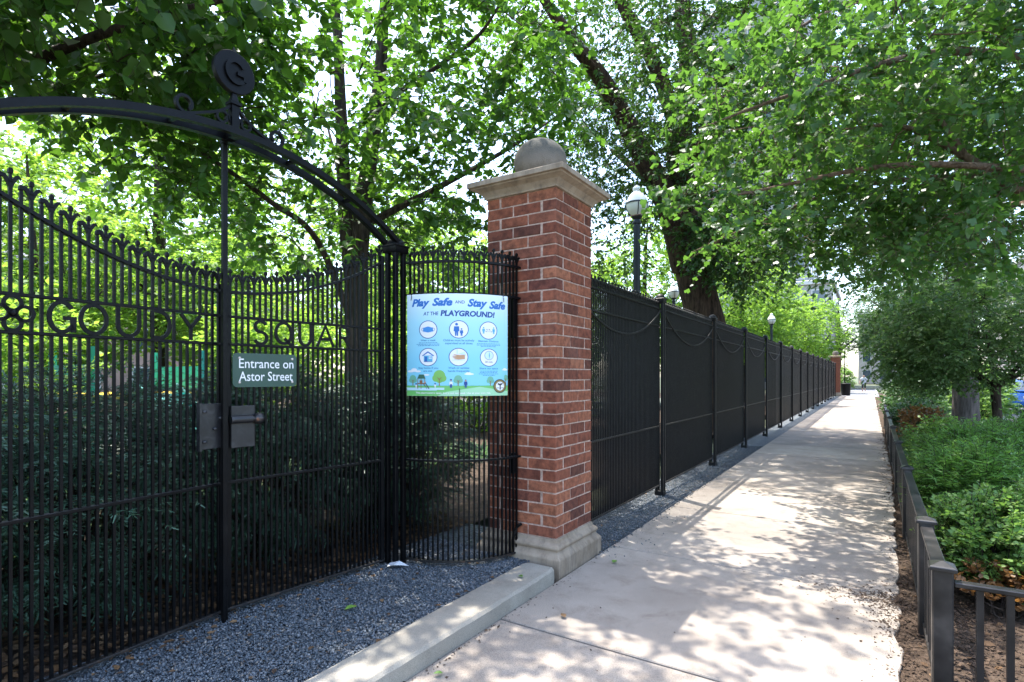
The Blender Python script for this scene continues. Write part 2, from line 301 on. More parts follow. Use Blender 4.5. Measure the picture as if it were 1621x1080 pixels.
class MB:
    def __init__(self): self.v = []; self.f = []
    def add(self, vs, fs):
        k = len(self.v); self.v += [tuple(q) for q in vs]; self.f += [tuple(i + k for i in q) for q in fs]; return self
    def box(self, x0, x1, y0, y1, z0, z1):
        return self.add([(x0,y0,z0),(x1,y0,z0),(x1,y1,z0),(x0,y1,z0),(x0,y0,z1),(x1,y0,z1),(x1,y1,z1),(x0,y1,z1)],
                        [(0,3,2,1),(4,5,6,7),(0,1,5,4),(1,2,6,5),(2,3,7,6),(3,0,4,7)])
    def bar(self, a, b, w, h, up=(0,0,1)):
        """box beam from a to b, w wide sideways, h high along 'up'"""
        a = Vector(a); b = Vector(b); t = (b - a).normalized(); u = Vector(up)
        s = t.cross(u).normalized() * (w / 2); u = s.cross(t).normalized() * (h / 2)
        vs = [p + i * s + j * u for p in (a, b) for i, j in ((-1,-1),(1,-1),(1,1),(-1,1))]
        return self.add(vs, [(0,1,2,3),(7,6,5,4),(0,4,5,1),(1,5,6,2),(2,6,7,3),(3,7,4,0)])
    def sweep(self, pts, w, h, side):
        """flat bar swept along pts; side = fixed sideways unit vector"""
        s = Vector(side); vs = []; n = len(pts); P = [Vector(p) for p in pts]
        for i, p in enumerate(P):
            t = (P[min(n-1, i+1)] - P[max(0, i-1)]).normalized(); u = s.cross(t).normalized()
            vs += [p + i2 * s * w / 2 + j2 * u * h / 2 for i2, j2 in ((-1,-1),(1,-1),(1,1),(-1,1))]
        fs = [(0,1,2,3)] + [(4*n-1, 4*n-2, 4*n-3, 4*n-4)]
        for i in range(n - 1):
            for k in range(4):
                a = 4*i + k; b = 4*i + (k+1) % 4; fs.append((a, a+4, b+4, b))
        return self.add(vs, fs)
    def tube(self, pts, rad, n=8):
        P = [Vector(p) for p in pts]; m = len(P); vs = []
        if not hasattr(rad, '__len__'): rad = [rad] * m
        ref = Vector((0.31, 0.77, 0.2)) if abs((P[-1]-P[0]).normalized().z) > 0.8 else Vector((0, 0, 1))
        for i, p in enumerate(P):
            t = (P[min(m-1, i+1)] - P[max(0, i-1)]).normalized(); a = t.cross(ref).normalized(); b = t.cross(a)
            vs += [p + (a * math.cos(2*math.pi*k/n) + b * math.sin(2*math.pi*k/n)) * rad[i] for k in range(n)]
        fs = [tuple(range(n)), tuple(range(m*n-1, m*n-n-1, -1))]
        for i in range(m - 1):
            for k in range(n): a = i*n+k; b = i*n+(k+1) % n; fs.append((b, b+n, a+n, a))
        return self.add(vs, fs)
    def lathe(self, c, prof, n=20):
        vs = []; m = len(prof)
        for r, z in prof: vs += [(c[0] + r*math.cos(2*math.pi*k/n), c[1] + r*math.sin(2*math.pi*k/n), c[2] + z) for k in range(n)]
        fs = [tuple(range(n-1, -1, -1)), tuple(range(m*n-n, m*n))]
        for i in range(m - 1):
            for k in range(n): a = i*n+k; b = i*n+(k+1) % n; fs.append((a, b, b+n, a+n))
        return self.add(vs, fs)
    def loft(self, loops, cap=True):
        n = len(loops[0]); m = len(loops); vs = [p for l in loops for p in l]
        fs = [tuple(range(n-1, -1, -1)), tuple(range(m*n-n, m*n))] if cap else []
        for i in range(m - 1):
            for k in range(n): a = i*n+k; b = i*n+(k+1) % n; fs.append((a, b, b+n, a+n))
        return self.add(vs, fs)
    def mesh(self, name, origin=(0,0,0), smooth=False, bevel=0.0, seg=1, ang=40):
        o = Vector(origin); me = bpy.data.meshes.new(name)
        me.from_pydata([(v[0]-o.x, v[1]-o.y, v[2]-o.z) for v in self.v], [], self.f); me.update()
        if bevel:
            bm = bmesh.new(); bm.from_mesh(me)
            bmesh.ops.bevel(bm, geom=[e for e in bm.edges if e.is_manifold and e.calc_face_angle(0) > 0.5], offset=bevel, segments=seg, affect='EDGES', clamp_overlap=True)
            bm.to_mesh(me); bm.free()
        if smooth:
            me.polygons.foreach_set('use_smooth', [True] * len(me.polygons))
            try: me.set_sharp_from_angle(angle=math.radians(ang))
            except Exception: pass
        return me
    def build(self, name, mat, parent=None, loc=None, **kw):
        """parented: same origin as the root; top level: origin at loc"""
        org = ORIGIN[parent.name] if parent is not None else Vector(loc if loc is not None else (0, 0, 0))
        me = self.mesh(name, org, **kw)
        return place(me, name, mat, parent, None if parent is not None else org)
def sqloop(cx, cy, h, z, hy=None):
    hy = h if hy is None else hy
    return [(cx-h, cy-hy, z), (cx+h, cy-hy, z), (cx+h, cy+hy, z), (cx-h, cy+hy, z)]
def bez(p, n=16):
    """Catmull-Rom through points"""
    P = [Vector(q) for q in p]; P = [2*P[0]-P[1]] + P + [2*P[-1]-P[-2]]; out = []
    for i in range(1, len(P)-2):
        for k in range(n):
            t = k / n; a, b, c, d = P[i-1:i+3]
            out.append(0.5*((2*b)+(c-a)*t+(2*a-5*b+4*c-d)*t*t+(3*b-a-3*c+d)*t**3))
    return out + [P[-2]]

# ------------------------------------------------------------------ foliage helpers
def npmesh(name, V, nper, faces, count):
    """V: (count*nper,3); faces: list of index tuples of one template (all quads/tris of equal length)"""
    me = bpy.data.meshes.new(name); fl = len(faces[0]); nf = len(faces)
    F = (np.array(faces)[None] + (np.arange(count) * nper)[:, None, None]).reshape(-1)
    me.vertices.add(len(V)); me.vertices.foreach_set('co', V.astype(np.float32).ravel())
    me.loops.add(len(F)); me.loops.foreach_set('vertex_index', F.astype(np.int32))
    me.polygons.add(count * nf)
    me.polygons.foreach_set('loop_start', np.arange(0, len(F), fl, dtype=np.int32))
    me.polygons.foreach_set('loop_total', np.full(count * nf, fl, dtype=np.int32))
    me.update(calc_edges=True); return me
OVATE = (np.array([(0,0,0),(-.30,.28,.06),(-.27,.62,.05),(0,1,-.06),(.27,.62,.05),(.30,.28,.06)]), [(0,3,2,1),(0,5,4,3)])
HEART = (np.array([(0,0,0),(-.45,.16,.10),(-.38,.62,.04),(0,1,-.12),(.38,.62,.04),(.45,.16,.10)]), [(0,3,2,1),(0,5,4,3)])
RHOMB = (np.array([(0,0,0),(-.30,.45,.05),(0,1,-.04),(.30,.45,.05)]), [(0,1,2,3)])
FAN = (np.array([(0,0,0),(-.62,.62,.05),(-.28,.98,-.04),(0,.80,.06),(.28,.98,-.04),(.62,.62,.05)]), [(0,3,2,1),(0,5,4,3)])
NEEDLE = (np.array([(-.09,0,0),(.09,0,0),(.05,1,-.03),(-.05,1,-.03)]), [(0,1,2,3)])
def norm(a): return a / np.maximum(np.linalg.norm(a, axis=-1, keepdims=True), 1e-9)
def leaves(name, tpl, pos, axis, nrm, size):
    T, faces = tpl; y = norm(axis); z = norm(nrm - (nrm * y).sum(-1, keepdims=True) * y); x = np.cross(y, z)
    V = pos[:, None] + size[:, None, None] * (x[:, None] * T[None, :, 0:1] + y[:, None] * T[None, :, 1:2] + z[:, None] * T[None, :, 2:3])
    return npmesh(name, V.reshape(-1, 3), len(T), faces, len(pos))
def sprays(rng, C, D, nspray, nleaf, length, droop=0.15, flat=0.5, spread=0.9):
    """leaf positions, axes and normals on short twigs that fan out of the cluster centres C along D"""
    n = len(C); C = np.repeat(C, nspray, 0); D = np.repeat(D, nspray, 0)
    d = norm(D + rng.normal(0, spread, D.shape) * np.array([1, 1, .55]) - np.array([0, 0, droop]))
    L = length * rng.uniform(.6, 1.25, len(d))
    t = (np.arange(nleaf) + .5) / nleaf
    t = np.clip(t[None] + rng.normal(0, .04, (len(d), nleaf)), 0, 1.05)
    sag = (t ** 2)[..., None] * np.array([0, 0, -1]) * (L[:, None, None] * droop)
    pos = C[:, None] + d[:, None] * (t * L[:, None])[..., None] + sag
    side = norm(np.cross(d, np.array([0, 0, 1.0])) + 1e-4)
    sg = np.where(np.arange(nleaf) % 2 == 0, 1, -1)[None, :, None]
    ax = d[:, None] * .55 + side[:, None] * sg * .9 + rng.normal(0, .28, pos.shape) - np.array([0, 0, .25 + droop])
    nr = np.array([0, 0, 1.0]) + rng.normal(0, flat, pos.shape)
    ends = C + d * L[:, None] + np.array([0, 0, -1]) * (L[:, None] * droop)
    return pos.reshape(-1, 3), ax.reshape(-1, 3), nr.reshape(-1, 3), C, ends
def in_ellipsoids(rng, vols):
    out = []
    for c, r, n, bias in vols:
        d = norm(rng.normal(size=(n, 3))); rad = rng.uniform(0, 1, (n, 1)) ** (1 / 3 * bias)
        out.append(np.array(c) + d * rad * np.array(r))
    return np.concatenate(out)
def tube_np(polys, n):
    """many tapered tubes with equal point count -> (V, faces)"""
    P = np.array([p for p, r in polys]); R = np.array([r for p, r in polys]); k, m = P.shape[:2]
    T = norm(np.gradient(P, axis=1)); ref = np.where(np.abs(T[..., 2:3]) > .8, np.array([1., .2, 0]), np.array([0, 0, 1.]))
    A = norm(np.cross(T, ref)); B = np.cross(T, A); an = np.arange(n) * 2 * np.pi / n
    V = P[:, :, None] + R[:, :, None, None] * (A[:, :, None] * np.cos(an)[None, None, :, None] + B[:, :, None] * np.sin(an)[None, None, :, None])
    fs = [(i*n+j, i*n+(j+1) % n, (i+1)*n+(j+1) % n, (i+1)*n+j) for i in range(m-1) for j in range(n)]
    return V.reshape(-1, 3), m * n, fs, k
def smooth_limb(pts, radii, n=8):
    p = bez(pts, n); m = len(p); r = np.interp(np.linspace(0, len(radii)-1, m), range(len(radii)), radii)
    return [np.array(q) for q in p], r
def wob(limb, rng, amp):
    p, r = limb; return [q + rng.normal(0, amp, 3) * min(1, i / 4) for i, q in enumerate(p)], r
def tree(name, label, cat, base, limbs, vols, leafmat_, bark, tpl=RHOMB, size=.09, nspray=3, nleaf=12, length=.5, droop=.15, flat=.5,
         seed=1, twig=.004, group=None, keep=None, sides=12, spread=.9, extra=None):
    rng = np.random.default_rng(seed); base = Vector(base); root = empty(name, base, label, cat, group)
    mb = MB(); nodes = []; b = np.array(base)
    for pts, rad in limbs:
        p, r = smooth_limb(pts, rad)
        mb.tube([Vector(q) for q in p], list(r), sides if rad[0] > .05 else 6); nodes += p[2:]
    tr = mb.build('trunk', bark, root, smooth=True)
    C = in_ellipsoids(rng, vols)
    if keep is not None: C = C[keep(C)]
    N = np.array(nodes); order = np.argsort(np.linalg.norm(C - N[np.argmin(((C[:, None] - N[None, ::4]) ** 2).sum(-1), 1) * 4], axis=1)) if len(N) * len(C) < 4e7 else np.arange(len(C))
    buf = np.zeros((len(N) + 3 * len(C), 3)); buf[:len(N)] = N; cnt = len(N); polys = []; D = np.zeros_like(C)
    for i in order:
        c = C[i]; dd = ((buf[:cnt] - c) ** 2).sum(1) + np.maximum(0, buf[:cnt, 2] - c[2]) ** 2 * 1.5
        a = buf[np.argmin(dd)]; d = np.linalg.norm(c - a); v = (c - a)
        mid1 = a + v * .35 + np.array([0, 0, .10 * d]) + rng.normal(0, .04 * d, 3); mid2 = a + v * .7 + np.array([0, 0, .09 * d]) + rng.normal(0, .04 * d, 3)
        r0 = min(twig + .010 * d, .05); polys.append(((a, mid1, mid2, c), (r0, r0 * .75, r0 * .5, twig * .5)))
        buf[cnt:cnt+3] = (mid1, mid2, c); cnt += 3; D[i] = v / max(d, 1e-6)
    pos, ax, nr, A, E_ = sprays(rng, C, D, nspray, nleaf, length, droop, flat, spread)
    sz = size * rng.uniform(.5, 1.3, len(pos))
    polys2 = [((A[i], A[i]*.66+E_[i]*.34, A[i]*.33+E_[i]*.67, E_[i]), (twig*.6, twig*.5, twig*.4, twig*.25)) for i in range(len(A))]
    V, npr, fs, k = tube_np(polys + polys2, 3)
    tm = npmesh('twigs', V - b, npr, fs, k); t = place(tm, 'twigs', bark, root); t['kind'] = 'stuff'
    lm = leaves('crown', tpl, pos - b, ax, nr, sz); c = place(lm, 'crown', leafmat_, root); c['kind'] = 'stuff'
    return root
def copy_tree(o, loc, rz, sc, label, group=None):
    r = o.copy(); COL.objects.link(r); r.location = loc; r.rotation_euler = (0, 0, rz); r.scale = (sc[0], sc[0], sc[1]); r['label'] = label
    for ch in o.children:
        c = ch.copy(); COL.objects.link(c); c.parent = r
    return r

# ================================================================== THE SETTING
def sheet(name, x0, x1, y0, y1, z, mat, kind='structure', nx=1, ny=1, amp=0.0, seed=0):
    rng = random.Random(seed); mb = MB(); vs = []
    for j in range(ny+1):
        for i in range(nx+1):
            e = i in (0, nx) or j in (0, ny)
            vs.append((x0+(x1-x0)*i/nx, y0+(y1-y0)*j/ny, z + (0 if e else rng.uniform(-amp, amp))))
    mb.add(vs, [(j*(nx+1)+i, j*(nx+1)+i+1, (j+1)*(nx+1)+i+1, (j+1)*(nx+1)+i) for j in range(ny) for i in range(nx)])
    o = mb.build(name, mat, None, (x0, y0, z), smooth=amp > 0); tag(o, kind=kind); return o
sheet('ground', -500, 500, -300, 900, -0.09, 'ground')
sheet('street', 3.9, 11.5, -60, 400, -0.075, 'asphalt')
mb = MB(); mb.box(3.7, 3.88, -20, 140, -0.2, 0.05)
tag(mb.build('street_kerb', 'grey_concrete', None, (3.7, 0, 0), bevel=0.02), kind='structure')
mb = MB(); mb.box(11.52, 14.5, -20, 200, -0.2, 0.04)
tag(mb.build('far_pavement', 'grey_concrete', None, (11.5, 0, 0)), kind='structure')
sheet('playground', -34, -3.28, -14, 48, 0.055, 'soil', nx=60, ny=90, amp=0.02, seed=3)
sheet('rubber_court', -22, -8.6, -8, 36, 0.085, 'rubber_surface')
sheet('planting_bed', 0.02, 3.69, 0.0, 60, -0.02, 'soil', nx=34, ny=240, amp=0.016, seed=5)

# pavement: slabs with open joints on a base
def edge_r(y): return 0.085 + 0.022 * max(0, min(y, 10) - 1) - (0.05 * max(0, 3.4 - y) if y < 3.4 else 0)
base = empty('pavement', (-0.9, 0, 0), kind='structure')
MB().box(-1.93, 0.4, -4, 49, -0.12, -0.03).build('joint_bed', 'soil', base)
joints = [-3.0, -1.0, 0.95, 2.85, 4.6] + [4.6 + 1.78 * k for k in range(1, 26)]
rs = random.Random(11)
for a, b in zip(joints[:-1], joints[1:]):
    g = 0.008; h = rs.uniform(-0.004, 0.003); n = 18; vs = []
    ys = [a + g + (b - a - 2*g) * i / n for i in range(n+1)]
    rough = [edge_r(y) + rs.uniform(-.018, .014) - (.03 if rs.random() < .12 else 0) for y in ys]
    ring = [(-1.925, ys[0])] + [(rough[i], ys[i]) for i in range(n+1)] + [(-1.925, ys[-1])]
    m = len(ring)
    mb = MB(); mb.loft([[(x, y, z + h) for x, y in ring] for z in (-0.10, -0.006)] + [[(x + (-.005 if i not in (0, m-1) else .005), min(max(y, ys[0]+.005), ys[-1]-.005), h) for i, (x, y) in enumerate(ring)]])
    mb.build('slab', 'concrete', base)
end = joints[-1]
far = empty('far_walk', (-1, end, 0), kind='structure')
for k in range(14):
    a = end + .02 + 1.9*k; MB().box(-1.9, 0.6, a, a+1.885, -.1, -.006 + (k % 3)*.001).build('slab', 'grey_concrete', far, bevel=.004)
MB().box(-7.5, -1.92, end+1.2, end+3.4, -.1, -.008).build('slab', 'grey_concrete', far, bevel=.004)

# raised gravel bed in front of the gate and the kerb that holds it
KX0, KX1, KH = -2.19, -1.93, 0.10
root = empty('kerb', (-2.06, 1, 0), kind='structure')
rk = random.Random(2)
def kerb_piece(y0, y1, round_end):
    prof = [(KX1, -0.1), (KX1 + .004, 0.02), (KX1 + .001, KH - .016), (KX1 - .016, KH), (KX0 + .03, KH + .004), (KX0, KH - .004), (KX0, -.1)]
    n = max(4, int((y1 - y0) / .06)); loops = []
    for i in range(n+1):
        y = y0 + (y1 - y0) * i / n; w = rk.uniform(-.003, .003); t = max(0, (y - (y1 - .07)) / .07) if round_end else 0
        drop = .010 * t * t
        chip = rk.uniform(.004, .012) if rk.random() < .16 else 0
        loops.append([(x + w - (.03 * t * t if x > -2.0 else 0) - (chip if abs(z - KH + .008) < .012 and x > -2.0 else 0), y, z - (drop if z > 0.03 else 0) + (rk.uniform(-.0025, .0025) if z > .05 else 0)) for x, z in prof])
    MB().loft(loops).build('kerb_stone', 'kerb_concrete', root, smooth=True, ang=28)
kerb_piece(-1.6, 1.13, False); kerb_piece(1.136, 3.60, True)
sheet('gravel_bed', -3.30, -2.185, -1.6, 4.3, 0.070, 'gravel_bed', nx=20, ny=80, amp=0.008, seed=8)
sheet('gravel_strip', -2.62, -1.928, 4.36, 49.2, -0.022, 'gravel_bed', nx=8, ny=300, amp=0.006, seed=9)

def gravel(name, label, regions, seed, r=(.004, .0108)):
    """crushed stones: deformed octahedra, one object that nobody could count"""
    rng = np.random.default_rng(seed); P = []
    for x0, x1, y0, y1, z, n in regions:
        P.append(np.stack([rng.uniform(x0, x1, n), rng.uniform(y0, y1, n), z + rng.uniform(-.004, .011, n)], 1))
    P = np.concatenate(P); n = len(P)
    T = np.array([(1,0,0),(0,1,0),(-1,0,0),(0,-1,0),(0,0,1),(0,0,-1)], float)
    V = T[None] * rng.uniform(.55, 1.25, (n, 6, 1)) + rng.normal(0, .22, (n, 6, 3)); V[:, :, 2] *= .75
    a = rng.uniform(0, 6.28, n); ca, sa = np.cos(a)[:, None], np.sin(a)[:, None]
    V = np.stack([V[..., 0]*ca - V[..., 1]*sa, V[..., 0]*sa + V[..., 1]*ca, V[..., 2]], -1) * rng.uniform(r[0], r[1], n)[:, None, None]
    org = P.mean(0); V += (P - org)[:, None]
    F = [(0,1,4),(1,2,4),(2,3,4),(3,0,4),(1,0,5),(2,1,5),(3,2,5),(0,3,5)]
    o = place(npmesh(name, V.reshape(-1, 3), 6, F, n), name, 'gravel', None, org); tag(o, label, 'gravel', kind='stuff')
gravel('gravel', 'crushed blue-grey gravel filling the raised bed before the gate',
       [(-3.26, -2.19, 0.2, 1.6, .078, 22000), (-3.26, -2.19, 1.6, 3.72, .078, 33000), (-2.95, -2.3, 3.3, 3.68, .078, 5000)], 21)
gravel('gravel', 'crushed grey gravel along the foot of the long black fence',
       [(-2.60, -1.95, 4.40, 7.5, -.016, 26000), (-2.60, -1.95, 7.5, 13, -.016, 15000), (-1.95, -1.89, 4.2, 9, -.001, 420), (-1.9, -1.6, 4.3, 6, .004, 40)], 22)

# ================================================================== BRICK PILLAR
def pillar(name, label, cx, cy, bricks=True):
    W = 0.635; H = W / 2; root = empty(name, (cx, cy, 0), label, 'pillar')
    zb, course, nc = 0.262, 0.0864, 31; zt = zb + course * nc
    # plinth: moulded limestone, split in two stones at a joint
    p = .062
    prof = [(H+p, -.08), (H+p+.004, .125), (H+p-.004, .14), (H+p-.028, .165), (H+p-.034, .178), (H+p-.024, .186), (H+p-.018, .203), (H+p-.026, .219), (H+.012, .236), (H+.006, .262)]
    def stone(sign):
        mb = MB(); mb.loft([sqloop(cx, cy, h, z) for h, z in prof])
        me = mb.mesh('plinth_stone', (cx, cy, 0)); bm = bmesh.new(); bm.from_mesh(me)
        res = bmesh.ops.bisect_plane(bm, geom=bm.verts[:] + bm.edges[:] + bm.faces[:], plane_co=(.13 - sign*.004, 0, 0), plane_no=(-sign, 0.04*sign, 0), clear_outer=True)
        cut = [e for e in res['geom_cut'] if isinstance(e, bmesh.types.BMEdge)]
        bmesh.ops.edgeloop_fill(bm, edges=cut); bmesh.ops.bevel(bm, geom=bm.edges[:], offset=.004, segments=1, affect='EDGES', clamp_overlap=True)
        bm.to_mesh(me); bm.free(); place(me, 'plinth_stone', 'limestone', root)
    stone(1); stone(-1)
    j = .0105 if bricks else 0
    if bricks:
        MB().box(cx-H+.0055, cx+H-.0055, cy-H+.0055, cy+H-.0055, .2, zt).build('mortar', 'mortar', root)
        rb = random.Random(4); L = .254; D = .127
        meshes = []
        for k in range(10):
            mb = MB(); mb.box(-(L-j)/2, (L-j)/2, -(D-j)/2, (D-j)/2, -(course-j)/2, (course-j)/2)
            me = mb.mesh('brick'); bm = bmesh.new(); bm.from_mesh(me)
            bmesh.ops.bevel(bm, geom=bm.edges[:], offset=.0035, segments=1, affect='EDGES')
            for v in bm.verts: v.co += Vector((rb.uniform(-1, 1)*.0011, rb.uniform(-1, 1)*.0014, rb.uniform(-1, 1)*.0014))
            bm.to_mesh(me); bm.free(); me.materials.append(M['brick']); meshes.append(me)
        for c in range(nc):
            z = zb + course * (c + .5); fl = 1 if c % 2 == 0 else -1
            for s in range(4):
                for q in range(2):
                    # pinwheel course, mirrored on every other one
                    u = fl * (H - L*q - (L-j)/2); v = -(H - (D-j)/2)
                    a = s * math.pi / 2; x = u*math.cos(a) - v*math.sin(a); y = u*math.sin(a) + v*math.cos(a)
                    o = place(rb.choice(meshes), 'brick', None, root); o.location = (x + rb.uniform(-.001, .001), y + rb.uniform(-.001, .001), z)
                    o.rotation_euler = (rb.choice((0, math.pi)), rb.uniform(-.003, .003), a + rb.choice((0, math.pi)) + rb.uniform(-.004, .004))
    else:
        MB().box(cx-H, cx+H, cy-H, cy+H, .2, zt).build('shaft', 'brick', root)
    # limestone cap with a cove under a lip
    q = .122
    prof = [(H-.01, zt-.002), (H+.014, zt), (H+.016, zt+.012), (H+.026, zt+.026), (H+.05, zt+.05), (H+.088, zt+.069), (H+.098, zt+.073), (H+.10, zt+.082), (H+q, zt+.084), (H+q, zt+.122), (H+q-.006, zt+.128), (.24, zt+.150), (.16, zt+.152)]
    MB().loft([sqloop(cx, cy, h, z) for h, z in prof]).build('cap', 'limestone', root, bevel=.003)
    r = .222; zc = zt + .150 + .9*r - .012
    pr = [(.15, -.205)] + [(r*math.cos(t), .9*r*math.sin(t)) for t in np.linspace(-1.2, math.pi/2 - .01, 22)]
    MB().lathe((cx, cy, zc), pr, 36).build('ball', 'ball_stone', root, smooth=True)
    return root
pillar('brick_pillar', 'red brick pillar with limestone cap and stone ball beside the gate', -2.3175, 4.0275)
pillar('brick_pillar', 'small distant brick pillar at the far end of the long fence', -2.25, 49.6, False)

# ================================================================== IRON WORK
def finial(mb, x, y, z, d, tall, s=.0068):
    """fleur (tall) or bud (short) on a picket whose shaft ends at z; d = unit direction along the fence"""
    dx, dy = d; nx, ny = -dy, dx
    def P(a, h, b=0): return (x + dx*a + nx*b, y + dy*a + ny*b, z + h)
    def ring(h, r): return [P(r, h, r), P(-r, h, r), P(-r, h, -r), P(r, h, -r)]
    if tall:
        mb.loft([ring(-.004, s), ring(.030, s), ring(.034, s*1.25), ring(.040, s*1.25), ring(.044, s*.8), ring(.066, s*.7), ring(.070, s*1.15), ring(.082, s*1.3), ring(.090, s*.9), ring(.094, s*.4)])
        for sg in (1, -1):
            c = [(.004, .016, .009), (.010, .036, .011), (.020, .053, .010), (.031, .060, .007), (.037, .053, .004)]
            mb.loft([[P(sg*(u - h*.35), q + h*.8, .006), P(sg*(u + h*.35), q - h*.8, .006), P(sg*(u + h*.35), q - h*.8, -.006), P(sg*(u - h*.35), q + h*.8, -.006)] for u, q, h in c])
    else:
        mb.loft([ring(-.004, s), ring(.004, s), ring(.007, s*.75), ring(.012, s*.75), ring(.018, s*1.2), ring(.030, s*1.15), ring(.038, s*.5)])
def picket_mb(x, y, d, z0, z1, tall, gaps=(), w=.0063):
    mb = MB(); dx, dy = d; nx, ny = -dy, dx; zs = [z0]
    for a, b in gaps: zs += [a, b]
    zs.append(z1)
    for a, b in zip(zs[::2], zs[1::2]):
        def ring(z): return [(x+dx*i*w+nx*j*w, y+dy*i*w+ny*j*w, z) for i, j in ((-1,-1),(1,-1),(1,1),(-1,1))]
        mb.loft([ring(a), ring(b)])
    finial(mb, x, y, z1, d, tall); return mb
ZB, ZM, ZL0, ZL1 = .125, .872, 1.690, 1.855

# letters as flat bars: 2-D strokes on a unit grid, cut into ribbons
def arc2(cx, cy, rx, ry, a0, a1, n=20):
    return [(cx + rx*math.cos(math.radians(a0+(a1-a0)*i/n)), cy + ry*math.sin(math.radians(a0+(a1-a0)*i/n))) for i in range(n+1)]
GLYPH = {
 'G': [arc2(.5, .5, .46, .46, 35, 320) + [(.90, .12)], [(.55, .47), (.94, .47), (.94, .04)]],
 'O': [arc2(.5, .5, .46, .46, 0, 360, 28)],
 'U': [[(.08, 1), (.08, .40)] + arc2(.5, .40, .42, .36, 180, 360)[1:-1] + [(.92, .40), (.92, 1)]],
 'D': [[(.10, .04), (.10, .96), (.45, .96)] + arc2(.45, .5, .46, .46, 90, -90)[1:-1] + [(.45, .04), (.06, .04)]],
 'Y': [[(.06, .98), (.5, .48)], [(.94, .98), (.5, .48), (.5, .02)]],
 'S': [arc2(.5, .735, .34, .225, 20, 270, 14) + arc2(.5, .265, .38, .245, 90, -160, 14)],
 'Q': [arc2(.5, .52, .46, .44, 0, 360, 28), [(.55, .30), (.98, .0)]],
 'A': [[(.04, .02), (.5, .98), (.96, .02)], [(.22, .36), (.78, .36)]],
 'R': [[(.12, .02), (.12, .96), (.5, .96)] + arc2(.5, .72, .36, .24, 90, -90, 12)[1:-1] + [(.5, .48), (.12, .48)], [(.45, .48), (.92, .02)]],
 'E': [[(.92, .95), (.12, .95), (.12, .05), (.92, .05)], [(.12, .5), (.80, .5)]],
}
def ribbon(mb, pts, w, th, f, closed=False):
    """2-D stroke of width w and thickness th; f maps (u, v, depth) to the world"""
    n = len(pts); Ls = []
    for i in range(n):
        if closed: a, b = pts[(i-1) % (n-1)], pts[(i+1) % (n-1)] if i < n-1 else pts[1]
        else: a, b = pts[max(0, i-1)], pts[min(n-1, i+1)]
        tx, ty = b[0]-a[0], b[1]-a[1]; l = math.hypot(tx, ty) or 1; nx, ny = -ty/l, tx/l; k = 1.0
        if 0 < i < n-1 and not closed:
            t1 = (pts[i][0]-pts[i-1][0], pts[i][1]-pts[i-1][1]); l1 = math.hypot(*t1) or 1
            cs = abs((-t1[1]/l1)*nx + (t1[0]/l1)*ny); k = 1 / max(.6, cs)
        x, y = pts[i]; h = w/2*k
        Ls.append([f(x+nx*h, y+ny*h, -th/2), f(x-nx*h, y-ny*h, -th/2), f(x-nx*h, y-ny*h, th/2), f(x+nx*h, y+ny*h, th/2)])
    mb.loft(Ls)

